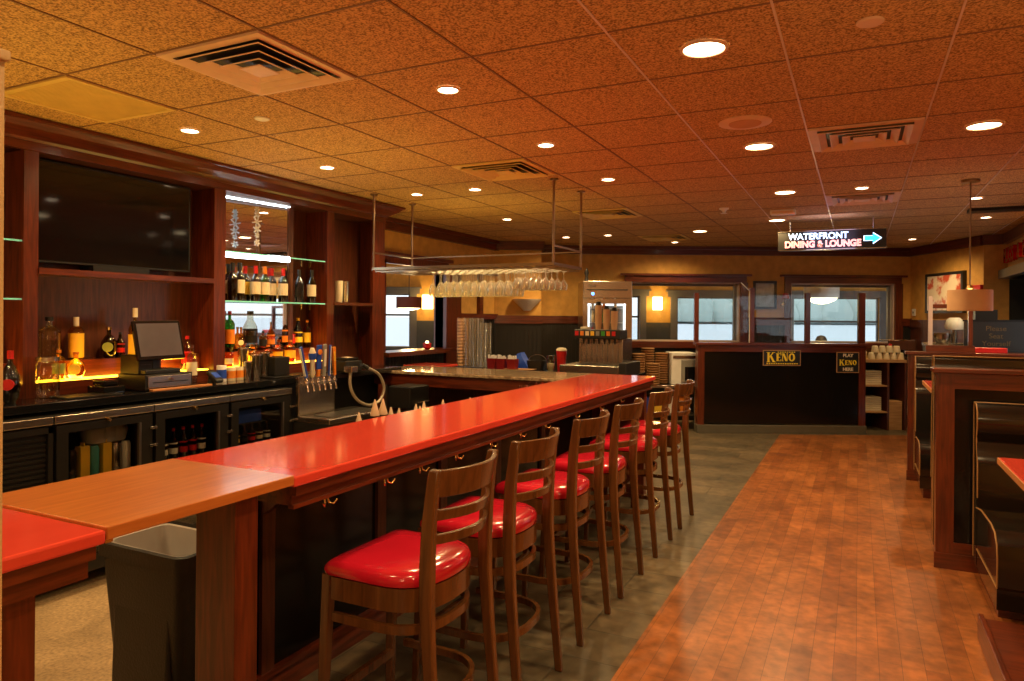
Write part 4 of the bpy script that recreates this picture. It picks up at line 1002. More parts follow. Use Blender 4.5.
B().box(-.19, .17, -.15, .25, .0, .46, .006).build('body', 'white', mw); B().box(-.05, .16, -.17, -.15, .04, .36, .004).build('door', 'grey', mw); B().box(-.0, .14, -.175, -.17, .06, .26).build('window', 'black_gloss', mw); B().box(-.17, .16, -.16, -.15, .38, .42).build('trim_bar', 'steel', mw)
for k in range(4):
    t = thing('dish_bin', ('blue bin under the steel table behind the last stools', 'yellow box under the steel table', 'stack of white plates under the steel table', 'orange tub at the right under the steel table')[k], 'bin', FZ(1.95+k*.19, 10.3, .221), YAW)
    B().loft([ring(.07, .1, 0, .015), ring(.085, .12, .22, .015), ring(.08, .115, .22, .015), ring(.065, .095, .01, .015)]).build('body', ['blue_plastic', 'yellow', 'white', 'orange'][k], t)

# ================================================================ KENO HALF WALL
kw = thing('keno_half_wall', 'low mahogany framed black partition with two Keno signs and stone base', 'half wall', FZ(3.77, 9.80), YAW)
kl, kr, kz = -1.17, 1.17, 1.245
B().box(kl+.08, kr-.08, .02, .12, .13, kz-.08).build('panel', 'black_panel', kw)
B().box(kl, kl+.09, 0, .14, .10, kz-.02).box(kr-.09, kr, 0, .14, .10, kz-.02).build('frame_post', 'mahZ', kw)
B().box(kl+.09, kr-.09, 0, .14, kz-.11, kz-.02).build('frame_rail', 'mahX', kw)
B().box(kl-.03, kr+.03, -.03, .17, kz-.02, kz+.015, .005).build('cap', 'mahX', kw)
B().box(kl-.01, kr+.01, -.02, .16, 0, .115, .004).build('stone_base', 'stone_base', kw)
B().box(kr+.0, kr+.012, -.02, -.0, .1, kz-.02).build('corner_strip', 'steel', kw) if False else None
# slab-serif KENO lettering built from polygons
def keno(parent, x, z, h, y, name):
    g = B(); t = .002
    def quad(p): g.loft([[(a, y, b_) for a, b_ in p], [(a, y+t, b_) for a, b_ in p]])
    def rect(x0, z0, x1, z1): quad([(x0, z0), (x1, z0), (x1, z1), (x0, z1)])
    H_ = h*1.28; s = h*.10
    # K (taller)
    b0 = z - (H_-h)*.5; w_ = h*.27
    rect(x+s, b0, x+s+w_, b0+H_); rect(x, b0, x+2*s+w_, b0+s*.7); rect(x, b0+H_-s*.7, x+2*s+w_, b0+H_)
    k0 = x+s+w_
    quad([(k0, b0+H_*.45), (k0, b0+H_*.60), (k0+h*.42, b0+H_), (k0+h*.60, b0+H_)]); rect(k0+h*.30, b0+H_-s*.7, k0+h*.72, b0+H_)
    quad([(k0+h*.08, b0+H_*.52), (k0+h*.26, b0+H_*.68), (k0+h*.72, b0), (k0+h*.42, b0)]); rect(k0+h*.34, b0, k0+h*.84, b0+s*.7)
    x = k0 + h*.86
    # E
    rect(x+s*.5, z, x+s*.5+w_, z+h); rect(x, z, x+h*.66, z+s*.8); rect(x, z+h-s*.8, x+h*.66, z+h); rect(x+s*.5, z+h*.45, x+h*.52, z+h*.55)
    rect(x+h*.58, z, x+h*.66, z+h*.27); rect(x+h*.58, z+h*.73, x+h*.66, z+h)
    x += h*.74
    # N
    rect(x+s*.5, z, x+s*1.4, z+h); rect(x, z, x+s*2, z+s*.6); rect(x, z+h-s*.6, x+s*2.5, z+h)
    quad([(x+s*.5, z+h), (x+s*.5+w_, z+h), (x+h*.72, z), (x+h*.62-w_*.6, z)])
    rect(x+h*.64, z, x+h*.72, z+h); rect(x+h*.58, z+h-s*.6, x+h*.80, z+h)
    x += h*.86
    # O
    n = 20; ro = []; ri = []
    for k in range(n):
        a = 2*PI*k/n; ro.append((x+h*.42+h*.42*math.cos(a), z+h/2+h*.52*math.sin(a))); ri.append((x+h*.42+h*.17*math.cos(a), z+h/2+h*.38*math.sin(a)))
    for k in range(n): j = (k+1) % n; quad([ro[k], ro[j], ri[j], ri[k]])
    return g.build(name, 'keno_gold', parent)
def sign_board(px0, px1, py0, py1, lab):
    a, zt = RZ(px0, py0, 9.78); b_, zb = RZ(px1, py1, 9.78)
    t = thing('keno_sign', lab, 'sign', FZ((a+b_)/2, 9.8), YAW); hw = (b_-a)/2
    B().box(-hw, hw, -.008, -.001, zb, zt).build('border', 'cratewood', t); B().box(-hw+.012, hw-.012, -.011, -.008, zb+.012, zt-.012).build('board', 'black', t)
    return t, hw, zb, zt
t, hw, zb, zt = sign_board(763.3, 801, 350, 366, 'wide black and gold KENO sign on the left of the half wall')
keno(t, -hw+.05, zb+.065, .108, -.014, 'keno_lettering')
g = B()
for k in range(14): g.box(-hw+.05+k*.032, -hw+.05+k*.032+.02, -.013, -.011, zb+.022, zb+.038)
g.build('small_lettering', 'keno_gold', t)
g = B()
for k in range(8): g.box(-.06+k*.032, -.06+k*.032+.02, -.013, -.011, zt-.034, zt-.022)
g.build('top_lettering', 'keno_gold', t)
t, hw, zb, zt = sign_board(837, 859.5, 352, 373, 'squarish black and gold PLAY KENO HERE sign at right of the half wall')
keno(t, -hw+.035, (zb+zt)/2-.035, .066, -.014, 'keno_lettering')
text('play_lettering', 'PLAY', 'keno_white', .062, t, (0, -.0125, zt-.05), off=.002)
text('here_lettering', 'HERE', 'keno_white', .062, t, (0, -.0125, zb+.048), off=.002)
# posts and glass on the half wall
for k, (px, w_) in enumerate(((696.5, .03), (752, .03), (807.5, .033), (861.5, .045))):
    R_, zt = RZ(px, 293 if k != 1 else 288, 9.87)
    o = B().box(-w_, w_, -.03, .03, kz+.015, zt, .004).build('glass_post', 'mahZ', loc=FZ(R_, 9.87), rz=YAW)
    tag(o, ['mahogany post at the left end of the half wall', 'second mahogany post from the left, by the cut glass corner', 'slim mahogany post above the left Keno sign side, under the drum lamp', 'thick mahogany post above the right Keno sign'][k], 'post', 'posts on the Keno half wall')
def gpane(p0, p1, py, cutL, cutR, lab):
    a, zt = RZ(p0, py, 9.87); b_, _ = RZ(p1, py, 9.87); z0 = kz+.016
    c = .12
    poly = [(a, z0), (b_, z0)] + ([(b_, zt-c), (b_-c, zt)] if cutR else [(b_, zt)]) + ([(a+c, zt), (a, zt-c)] if cutL else [(a, zt)])
    g = B(); g.loft([[(x-(a+b_)/2, -.004, z) for x, z in poly], [(x-(a+b_)/2, .004, z) for x, z in poly]])
    t = thing('glass_screen', lab, 'glass screen', FZ((a+b_)/2, 9.87), YAW, 'clear panels standing on the Keno half wall'); g.build('pane', 'pane', t)
    if cutR:
        m2 = (a+b_)/2; g = B(); g.box(b_-m2-.008, b_-m2, -.006, .006, z0, zt-c); g.loft([[(b_-m2, -.006, zt-c), (b_-m2, .006, zt-c), (b_-m2-.01, .006, zt-c-.004), (b_-m2-.01, -.006, zt-c-.004)], [(b_-m2-c, -.006, zt), (b_-m2-c, .006, zt), (b_-m2-c-.01, .006, zt-.008), (b_-m2-c-.01, -.006, zt-.008)]])
        g.build('edge', 'white', t)['label'] = 'bright polished glass edge'
gpane(698, 750, 282, False, True, 'left glass panel with cut corner on the half wall')
gpane(754, 805.5, 284, False, False, 'middle glass panel between the two slim posts')
gpane(810, 858.5, 284, False, False, 'right glass panel between slim and thick posts')

# ================================================================ FAR WALL DECOR
def picture(px0, px1, py0, py1, D, lab, art, frame='black'):
    a, zt = RZ(px0, py0, D); b_, zb = RZ(px1, py1, D); t = thing('framed_picture', lab, 'picture', FZ((a+b_)/2, D), YAW); hw = (b_-a)/2
    B().box(-hw, hw, -.03, 0, zt-.035, zt).box(-hw, hw, -.03, 0, zb, zb+.035).box(-hw, -hw+.035, -.03, 0, zb+.035, zt-.035).box(hw-.035, hw, -.03, 0, zb+.035, zt-.035).build('frame', frame, t)
    B().box(-hw+.035, hw-.035, -.01, -.002, zb+.035, zt-.035).build('print', art, t); return t
picture(753, 776, 281, 309, DW, 'dark framed picture with pale blue reflection painted in, between the two wall openings', 'art_reflection')
# picture on the diagonal wall
d_ = (E_-A).normalized()
c_ = A + d_*.62*1; 
pt = thing('framed_poster', 'tall framed red and white poster on the angled wall, right of the openings', 'picture', A + d_*.98 + Vector((d_.y, -d_.x, 0))*.0, ang)
B().box(-.46, .46, -.04, 0, 1.70, 2.28).build('backing', 'black', pt)
B().box(-.41, .41, -.05, -.04, 1.74, 2.24).build('print', 'art_warm', pt)
B().box(-.46, .46, -.055, -.04, 2.24, 2.28).box(-.46, .46, -.055, -.04, 1.70, 1.74).box(-.46, -.41, -.055, -.04, 1.74, 2.24).box(.41, .46, -.055, -.04, 1.74, 2.24).build('frame', 'black', pt)
al = thing('fire_alarm', 'red fire alarm box with white strobe on the angled wall behind the pendant', 'alarm', A + d_*1.72, ang)
B().box(-.09, .09, -.05, 0, 1.93, 2.07, .006).build('body', 'red_plastic', al); B().cyl((0, -.05, 1.98), (0, -.075, 1.98), .035, n=14).build('strobe', 'white', al)
ss = thing('light_switch', 'small white switch plate on the angled wall below the poster', 'switch', A + d_*.12 + Vector((0, 0, 0)), ang)
B().box(-.04, .05, -.012, 0, 1.66, 1.77, .003).build('plate', 'white', ss); B().box(-.008, .012, -.02, -.012, 1.70, 1.73).build('toggle', 'grey', ss)
# bowl sconce on the pier
R_, z_ = RZ(527, 304, 10.4)
o = thing('bowl_sconce', 'pale half bowl wall light under the hanging glasses, unlit', 'wall lamp', FZ(R_, 10.41), YAW)
g = B(); rings = []
for k, (r, z) in enumerate(((.05, -.10), (.12, -.03), (.20, .05), (.21, .07))):
    rings.append([(r*math.cos(a), -r*.8*math.sin(a)-.0, z_+z) for a in [PI*q/12 for q in range(13)]])
g.loft(rings); g.build('bowl', 'off_white', o, smooth=True)
# hanging sign
sg = thing('hanging_neon_sign', 'black ceiling hung sign reading WATERFRONT DINING & LOUNGE with blue arrow', 'sign', (-.285, 8.5, 2.37))
sw, sh = .545, .215
B().box(-sw, sw, 0, .10, 0, sh, .004).build('box', 'black', sg)
B().box(-sw, sw, -.006, 0, 0, .008).box(-sw, sw, -.006, 0, sh-.008, sh).build('edge_rail', 'steel', sg)
for x in (-.42, .42): B().cyl((x, .05, sh), (x, .05, ZC-2.37), .006, n=8).build('hanger', 'steel', sg)
text('waterfront_lettering', 'WATERFRONT', 'neon_white', .098, sg, (-.13, -.004, .150), ext=.003, off=.0015, sx=.93)
text('dining_lettering', 'DINING & LOUNGE', 'neon_pink', .098, sg, (-.085, -.004, .062), ext=.002, off=.004, sx=.90)
text('dining_lettering', 'DINING & LOUNGE', 'neon_red', .098, sg, (-.085, -.008, .062), ext=.002, off=-.001, sx=.90)
g = B(); ar = [(.335, .085), (.415, .085), (.415, .055), (.49, .108), (.415, .160), (.415, .132), (.335, .132)]
g.loft([[(x, -.008, z) for x, z in ar], [(x, -.002, z) for x, z in ar]]); g.build('arrow', 'neon_cyan', sg)
cx_, cz_ = .41, .108
g = B(); g.loft([[((x-cx_)*1.14+cx_, -.004, (z-cz_)*1.22+cz_) for x, z in ar], [((x-cx_)*1.14+cx_, -.001, (z-cz_)*1.22+cz_) for x, z in ar]]); g.build('arrow_outline', 'neon_white', sg)
lamp('AREA', (-.29, 8.35, 2.5), 1.2, (.7, .6, 1), .5, rot=(math.radians(125), 0, 0), name='sign_glow')

# ================================================================ WAITRESS STATION BEHIND
sh_ = thing('service_shelf', 'open wooden shelf unit right of the Keno wall stacked with linens and crates', 'shelf unit', FZ(5.35, 10.35), YAW)
B().box(-.28, .36, -.2, .25, .98, 1.02).build('top', 'cratewood', sh_)
for z in (.25, .63): B().box(-.28, .10, -.2, .25, z, z+.02).build('shelf', 'cratewood', sh_)
for a in (-.28, .08): B().box(a, a+.03, -.2, .25, 0, .98).build('side', 'darkwood', sh_)
B().box(.33, .36, -.2, .25, 0, .98).build('side', 'darkwood', sh_)
B().box(-.28, .36, .23, .25, 0, .98).build('back', 'black', sh_)
def folded(R_, z, n, lab, m_='cream'):
    t = thing('napkin_stack', lab, 'linens', FZ(R_, 10.33, z), YAW)
    g = B()
    for k in range(n): g.box(-.14+random.uniform(-.01, .01), .14, -.12, .12, k*.03, k*.03+.026, .006)
    g.build('cloth', m_, t)
folded(5.24, .65, 7, 'stack of folded cream cloths on the upper shelf right of the Keno wall')
folded(5.24, .27, 7, 'stack of folded cream cloths on the lower shelf right of the Keno wall')
o = B().box(-.11, .11, -.12, .12, 0, .42, .006).build('wooden_crate', 'cratewood', loc=FZ(5.555, 10.3, .0), rz=YAW); tag(o, 'plain wooden crate on the floor at the right of the shelf unit', 'crate')
for k in range(9):
    a, b_ = k % 5, k//5
    t = thing('upturned_cup', 'cream coffee cup upside down in rows on the shelf unit top', 'cup', FZ(5.25+a*.105+.05*b_, 10.25, 1.021+.10*b_), YAW, 'upturned coffee cups')
    B().lathe([(.05, 0), (.052, .01), (.040, .09), (.03, .098)], n=14).build('cup', 'cream', t)
o = B().lathe([(.02, 0), (.09, .02), (.10, .10), (.085, .12)], n=18).build('towel_roll', 'cream', loc=FZ(5.12, 10.35, 1.021)); tag(o, 'rolled cream towel left of the upturned cups', 'towel')
cm = thing('coffee_machine', 'chrome coffee machine behind the upturned cups', 'coffee machine', FZ(5.86, 10.65, 1.02), YAW)
B().box(-.22, .2, -.12, .15, .12, .28, .01).build('head', 'chrome', cm); B().box(-.22, .2, .0, .15, 0, .12).build('body', 'black', cm); B().box(-.23, .21, -.14, .15, 0, .02).build('drip_tray', 'steel', cm)
for x in (-.1, .05): B().cyl((x, -.08, .12), (x, -.08, .05), .012, n=10).build('spout', 'chrome', cm)
B().cyl((-.2, -.12, .2), (-.2, -.16, .2), .02, n=12).build('knob', 'red_plastic', cm)
cs = thing('coffee_stand', 'black side counter under the chrome coffee machine', 'counter', FZ(6.02, 10.6), YAW)
B().box(-.28, .10, -.2, .3, .98, 1.02).build('countertop', 'black_gloss', cs); B().box(-.26, .08, -.18, .28, 0, .98).build('body', 'black', cs)

# ================================================================ RIGHT SIDE: BOOTH WALLS, BENCHES, TABLES
def halfwall(y, x0, x1, zt, lab, inset0):
    t = thing('booth_partition', lab, 'half wall', (x0, y, 0)); w_ = x1-x0
    B().box(0, .10, 0, .12, .0, zt-.03).build('post', 'mahZ', t)
    B().box(.10, w_, 0, .12, zt-.13, zt-.03).build('rail', 'mahX', t)
    B().box(.10, w_, 0, .12, 0, .17).build('base_rail', 'mahX', t)
    B().box(.10, w_, .02, .10, .17, zt-.13).build('panel', 'black_panel', t)
    B().box(-.025, w_, -.03, .15, zt-.03, zt, .006).build('cap', 'mahX', t)
    B().box(-.008, w_, -.008, 0, 0, .10).build('baseboard', 'mahX', t)
    return t
halfwall(5.30, .455, RW, 1.29, 'mahogany and black booth partition nearest the camera', 0)
halfwall(8.05, .445, RW, 1.285, 'mahogany and black booth partition farther away below the framed glass', 0)
def bench(x0, x1, ywall, dirn, zt, seat, lab, dz=0, sd=.77):
    """bench with its back at ywall, seat reaching dirn*"""
    t = thing('booth_bench', lab, 'booth bench', (x0, ywall, 0)); w_ = x1-x0; s = dirn
    def Y(a): return s*a
    # back with two horizontal rolls
    def sec(pts, x): return [(x, Y(a), z) for a, z in pts]
    back = [(0, .10+dz), (0, zt-.02), (.02, zt), (.10, zt-.005), (.135, zt-.04), (.145, zt-.12), (.13, zt-.20), (.115, zt-.225), (.14, zt-.25), (.165, zt-.36), (.17, .55+dz), (.17, .10+dz)]
    B().loft([sec(back, .0), sec(back, .02), sec(back, w_)]).build('backrest', 'black_vinyl', t, smooth=True)
    B().tube([(.0, Y(a), z) for a, z in [(.01, .12+dz)] + [(.006, zt-.03), (.02, zt+.002), (.10, zt-.003), (.137, zt-.04), (.147, zt-.12), (.12, zt-.22), (.165, zt-.36), (.172, .52+dz)]], .004, 6).build('piping', 'piping', t)
    B().tube([(.0, Y(.005), zt+.0), (w_, Y(.005), zt+.0)], .004, 6).build('piping', 'piping', t)
    if seat:
        q_ = sd/.77; se = [(.15, .09+dz), (.15, .455+dz), (.30*q_, .485+dz), (.60*q_, .495+dz), (.70*q_, .48+dz), (.755*q_, .43+dz), (.77*q_, .35+dz), (.765*q_, .215+dz), (.745*q_, .195+dz), (.745*q_, .09+dz)]
        B().loft([sec(se, .0), sec(se, .03), sec(se, w_)]).build('seat', 'black_vinyl', t, smooth=True)
        B().tube([(-.002, Y(a), z) for a, z in se[1:8]], .0045, 6).build('seat_piping', 'piping', t)
        B().tube([(-.002, Y(.17), .208+dz), (-.002, Y(.765*q_), .21+dz)], .004, 6).build('seat_piping', 'piping', t)
        B().box(.03, w_, min(Y(.05), Y(.70)), max(Y(.05), Y(.70)), 0, .09+dz).build('base', 'mahX', t)
    return t
bench(.655, RW-.006, 5.265, -1, 1.085, True, 'black vinyl booth bench with tan piping nearest the camera', 0, .88)
bench(.455, RW-.006, 5.458, 1, 1.36, False, 'black vinyl booth back rising just behind the nearest partition')
bench(.50, RW-.006, 8.015, -1, 1.24, True, 'black vinyl booth bench against the farther partition')
pf = thing('booth_platform', 'low mahogany edged platform step at the bottom right beside the bench', 'platform', (.572, 3.3, 0))
B().box(0, 1.1, -.2, .9, 0, .11).build('step', 'mahX', pf); B().box(-.025, 0, -.2, .92, 0, .125, .004).build('edge_board', 'mahY', pf)
def table(x0, x1, y0, y1, z, lab):
    t = thing('booth_table', lab, 'table', ((x0+x1)/2, (y0+y1)/2, 0)); a, b_ = (x1-x0)/2, (y1-y0)/2
    B().box(-a, a, -b_, b_, z-.035, z, .005).build('tabletop', 'red_solid', t)['label'] = 'red tabletop'
    B().box(-a-.006, -a, -b_, b_, z-.033, z-.003).build('edge_band', 'orangewood', t)
    B().cyl((a*.5, 0, .12), (a*.5, 0, z-.035), .04, n=14).build('pedestal', 'black', t); B().cyl((a*.5, 0, .112 if z < 1 else 0), (a*.5, 0, .14), .22, n=20).build('foot', 'black', t)
    return t
table(.665, RW-.02, 3.55, 4.46, .88, 'red topped booth table at the right edge in front of the near bench')
table(.50, RW-.02, 6.2, 7.0, 1.08, 'red topped high table showing between the two booth partitions')
# framed glass screen on far partition
fg = thing('framed_glass_screen', 'mahogany framed glass screen standing on the farther booth partition', 'screen', (.62, 8.10, 1.286))
w_, h_ = .37, .47
B().box(-.02, w_+.02, -.03, .03, 0, .065).build('bottom_rail', 'mahX', fg); B().box(.03, w_-.03, -.025, .025, h_-.04, h_).build('top_rail', 'mahX', fg)
B().box(0, .035, -.03, .03, .065, h_+.08).build('left_post', 'jamb_light', fg)['label'] = 'pale left post'; B().box(w_-.035, w_, -.03, .03, .065, h_).build('right_post', 'mahZ', fg)
B().box(.03, w_-.03, -.003, .003, .065, h_-.04).build('pane', 'pane', fg)
# pendant
pl = thing('pendant_lamp', 'tan drum shade pendant lamp on a long rod over the booths', 'pendant lamp', (.79, 6.62, 1.675))
B().lathe([(.155, 0), (.155, .165), (.150, .165), (.150, 0)], n=32).build('lamp_shade', 'shade', pl)
B().cyl((0, 0, .17), (0, 0, ZC-1.675), .006, n=8).build('rod', 'rackmetal', pl); B().lathe([(.02, .165), (.03, .18), (.012, .205)], n=12).build('shade_cap', 'brass', pl)
B().cyl((0, 0, ZC-1.675-.02), (0, 0, ZC-1.675), .065, n=20).build('ceiling_plate', 'rackmetal', pl)
B().lathe([(.148, .01), (.148, .014)], n=24).build('diffuser', 'shade_glow', pl)
B().box(-.152, .152, -.003, .003, .16, .165).build('spider', 'rackmetal', pl)
# kitchen pass hood on the right wall
hd = thing('hood_canopy', 'grey steel canopy edge on the right wall below the red letters', 'canopy', (RW, 10.2, 2.14))
B().box(-.10, .30, -.95, .88, 0, .11, .004).build('canopy', 'steel_dark', hd)
g0 = thing('wall_lettering', 'glossy red raised letters mounted on the gold right wall', 'lettering', (RW-.03, 10.95, 2.42))
for k, ch in enumerate('MUGS & M'):
    if ch == ' ': continue
    text('letter', ch, 'red_letter', .25, g0, (0, -.10-k*.17, 0), rot=(PI/2, 0, -PI/2), ext=.025, off=.006)
# dark counter under the hood with sign
kc = thing('host_counter', 'dark counter below the steel canopy at the far right', 'counter', (1.45, 9.2, 0))
B().box(-.45, .25, -.28, .28, 0, 1.22).build('body', 'bead', kc); B().box(-.47, .26, -.3, .3, 1.22, 1.26, .004).build('countertop', 'mahX', kc)
sn = thing('seating_sign', 'black board sign with brown lettering Please Seat Yourself on the dark counter', 'sign', (1.28, 8.98, 1.262))
B().box(-.26, .34, 0, .03, .02, .33).build('board', 'black', sn); B().box(-.28, .36, -.01, .04, .0, .02).build('base', 'black', sn); B().box(-.27, .35, -.005, .03, .325, .345).build('top_edge', 'dark_grey', sn)
for k, wd in enumerate(('Please', 'Seat', 'Yourself')): text('lettering', wd, 'sign_brown', .075, sn, (.03, -.003, .25-k*.08), ext=.001)
o = B().box(-.13, .13, -.05, .05, 0, .05, .005).build('red_tray', 'red_plastic', loc=(1.02, 8.82, 1.0)); 
o.location = (1.14, 8.12, 1.286); tag(o, 'small flat red tray on the far partition cap', 'tray')
# prep appliances seen through the screen
cb = thing('dark_cabinet', 'dark cabinet seen through the framed glass screen', 'cabinet', (1.05, 9.7, 0))
B().box(-.35, .12, -.2, .2, 0, 1.30).build('body', 'bead', cb); B().box(-.36, .13, -.21, .21, 1.30, 1.33).build('countertop', 'steel', cb); B().box(.14, .35, -.2, .2, 0, 1.72).build('tall_side', 'dark_grey', cb)
mx_ = thing('white_mixer', 'white rounded mixer on a steel stand behind the glass screen', 'mixer', (1.0, 9.62, 1.33))
B().lathe([(.09, .16), (.10, .20), (.085, .27), (.05, .30)], n=18).build('head', 'white', mx_); B().cyl((0, .02, 0), (0, .02, .18), .03, n=12).build('column', 'steel', mx_); B().lathe([(.06, .0), (.09, .06), (.095, .12), (.09, .12)], (-.12, 0, 0), 18).build('bowl', 'steel', mx_)

# ================================================================ CEILING FIXTURES
def diffuser(i, j, mat, lab, name='ceiling_vent'):
    x, y = GX+T*(i+.5), GY+T*(j+.5); t = thing(name, lab, 'vent', (x, y, ZC)); a = T/2-.008
    g = B(); g.box(-a, a, -a, -a+.045, -.012, -.001); g.box(-a, a, a-.045, a, -.012, -.001); g.box(-a, -a+.045, -a+.045, a-.045, -.012, -.001); g.box(a-.045, a, -a+.045, a-.045, -.012, -.001)
    g.build('frame', mat, t)
    B().box(-a+.045, a-.045, -a+.045, a-.045, -.003, -.001).build('dark_throat', 'black', t)
    def sq(r, z): return [(-r, -r, z), (r, -r, z), (r, r, z), (-r, r, z)]
    for s2 in (.252, .186, .120):
        g = B(); g.loft([sq(s2-.040, -.004), sq(s2, -.024), sq(s2, -.027), sq(s2-.006, -.027), sq(s2-.044, -.006)], cap=False)
        g.build('louver_ring', mat, t)
    B().box(-.06, .06, -.06, .06, -.027, -.022).build('centre_plate', mat, t)
    return t
diffuser(-4, 0, 'vent_white', 'large square louvered ceiling vent above the near left of the bar')
diffuser(-4, 4, 'vent_yellow', 'square louvered ceiling vent beside the glass rack rods')
diffuser(0, 4, 'vent_white', 'square louvered ceiling vent above the wood walkway, nearer one')
diffuser(0, 8, 'vent_white', 'square louvered ceiling vent just in front of the lit hanging sign')
diffuser(-4, 8, 'vent_yellow', 'square louvered ceiling vent behind the glass rack')
diffuser(-4, 12, 'vent_yellow', 'faint louvered ceiling vent nearest the far wall')
x, y = GX+T*-5.5, GY+T*.5; a = T/2-.008
t = thing('return_grille', 'flat yellow return air grille in the ceiling beside the back bar crown', 'vent', (x, y, ZC))
B().box(-a, a, -a, -a+.03, -.010, -.001).box(-a, a, a-.03, a, -.010, -.001).box(-a, -a+.03, -a+.03, a-.03, -.010, -.001).box(a-.03, a, -a+.03, a-.03, -.010, -.001).build('frame', 'vent_yellow', t)
g = B(); g.box(-a+.03, a-.03, -a+.03, a-.03, -.004, -.001)
for k in range(40): g.box(-a+.03, a-.03, -a+.035+k*.0133, -a+.039+k*.0133, -.007, -.004)
g.build('grille', 'vent_yellow', t)
def disc(x, y, r, mat, lab, name, cat, inner=None):
    t = thing(name, lab, cat, (x, y, ZC)); B().lathe([(r, -.001), (r, -.006), (r*.9, -.010), (.001, -.011)], n=32).build('cover', mat, t)
    if inner: B().lathe([(r*.62, -.0105), (r*.60, -.014), (.001, -.015)], n=32).build('grille', inner, t)
disc(-.588, 4.162, .145, 'vent_white', 'large round ceiling speaker between the first two walkway downlights', 'ceiling_speaker', 'speaker', 'shade')
disc(.03, 2.946, .048, 'vent_white', 'small flat round sprinkler cover above the walkway near the camera', 'sprinkler_cover', 'sprinkler')
disc(-3.047, 2.944, .042, 'white', 'small bright white sprinkler cover next to the big vent', 'sprinkler_cover', 'sprinkler')
t = thing('fire_sprinkler', 'small white flared sprinkler head on the ceiling before the sign', 'sprinkler', (-1.231, 7.321, ZC))
B().lathe([(.05, -.001), (.05, -.01), (.02, -.03), (.015, -.05), (.035, -.055)], n=16).build('body', 'white', t)
t = thing('smoke_detector', 'small white rectangular detector box on the ceiling left of the sign', 'detector', (-.706, 7.69, ZC)); B().box(-.12, .12, -.06, .06, -.05, -.001, .008).build('body', 'white', t); B().box(-.1, .1, -.064, -.06, -.04, -.02).build('lens', 'vent_white', t)
t = thing('ceiling_soffit', 'long dark slot diffuser in the ceiling at the far right', 'vent', (1.36, 8.38, ZC)); B().box(-.38, .35, -.09, .09, -.03, -.001).build('housing', 'dark_grey', t); B().box(-.36, .34, -.05, -.02, -.032, -.03).box(-.36, .34, .02, .05, -.032, -.03).build('slots', 'black', t)
WARM = (1, .68, .30)
big = [(-.582, 2.951, 'nearest the camera'), (-.587, 4.779, 'second along the walkway, behind the round speaker'), (-.591, 6.607, 'third along the walkway'), (.634, 4.791, 'at the right edge beside the nearer walkway vent'),
       (-.837, 8.445, 'fourth along the walkway beside the lit sign'), (-1.833, 9.133, 'far one left of the sign, above the openings')]
small = [(-1.819, 2.954, 'over the bar, nearest the camera'), (-3.646, 2.952, 'beside the back bar crown above the television'), (-1.825, 4.173, 'over the bar, second from the camera'), (-1.822, 5.421, 'over the bar, third from the camera'),
         (-3.601, 4.126, 'beside the crown above the mirror bay'), (-3.637, 5.381, 'left of the near glass rack rods'), (-3.025, 5.375, 'between the glass rack rods'), (-3.616, 7.176, 'behind the glass rack'),
         (.016, 6.64, 'small one right before the vent by the sign'), (-3.668, 9.111, 'small one near the far left corner'), (-3.055, 9.105, 'small one above the refrigerator side'), (-2.431, 10.317, 'small one nearest the far wall'),
         (.655, 12.341-1.2, 'small one right of the lit sign'), (1.224, 9.064, 'small one beside the dark slot vent'), (-3.0, 4.15, 'between bar and back bar, over the bartender aisle') if False else (.95, 7.6, 'small one beyond the pendant rod')]
def can_light(x, y, r, lab, e, glow):
    t = thing('recessed_downlight', ('large ' if r > .08 else 'small ') + 'recessed ceiling light ' + lab, 'ceiling light', (x, y, ZC), 0, ('large' if r > .08 else 'small') + ' recessed ceiling lights')
    B().lathe([(r*1.0, -.001), (r*1.0, -.007), (r*.86, -.009), (r*.84, -.004)], n=28, close=False).build('trim_ring', 'vent_white', t)
    B().lathe([(r*.85, -.0035), (.001, -.005)], n=28).build('lens', glow, t)
    lamp('SPOT', (x, y, ZC-.02), e, WARM, r*.6, math.radians(155), .8, name='downlight_beam')
for x, y, lb in big: can_light(x, y, .098, lb, 88, 'can_light')
for x, y, lb in small: can_light(x, y, .058, lb, 72, 'small_light')
# downlights behind the camera
for x, y in ((-.6, 1.1), (-.6, -.8), (-1.9, .6), (-3.6, 1.2), (-3.6, -.8), (.7, 2.3), (.7, .2), (-2.2, -1.6)):
    can_light(x, y, .09, 'behind the camera position', 58, 'can_light')

# ================================================================ DINING ROOM THINGS
def sconce(px, D, y0, y1, x_w, lab):
    R_, zt = RZ(px, y0, D); _, zb = RZ(px, y1, D); t = thing('wall_sconce', lab, 'wall lamp', FZ(R_, D), YAW)
    B().box(-x_w, x_w, -.10, -.01, zb, zt, .006).build('lamp_shade', 'sconce_glow', t); B().box(-.04, .04, -.01, .0, zb+.02, zt-.02).build('backplate', 'brass', t)
    p = FZ(R_, D-.22, (zt+zb)/2); lamp('POINT', p, 15, (1, .60, .16), .08, name='sconce_lamp')
sconce(657, DE-.001, 297, 310, .095, 'glowing square wall sconce seen through the left opening')
sconce(428, DE-.001, 295, 309, .11, 'glowing square wall sconce seen through the side opening by the cabinet')
R_, z_ = RZ(784, 298, DW-.05)
t = thing('red_shade_sconce', 'small red shaded candle sconce left of the right opening', 'wall lamp', FZ(R_, DW), YAW)
B().lathe([(.04, .02), (.06, -.06)], (0, -.12, z_+.05), 16, close=False).build('lamp_shade', 'red_plastic', t); B().tube([(0, -.01, z_-.1), (0, -.08, z_-.12), (0, -.12, z_-.05), (0, -.12, z_)], .008, 8).build('arm', 'brass', t); B().cyl((0, 0, z_-.1), (0, -.015, z_-.1), .03, n=12).build('plate', 'brass', t)
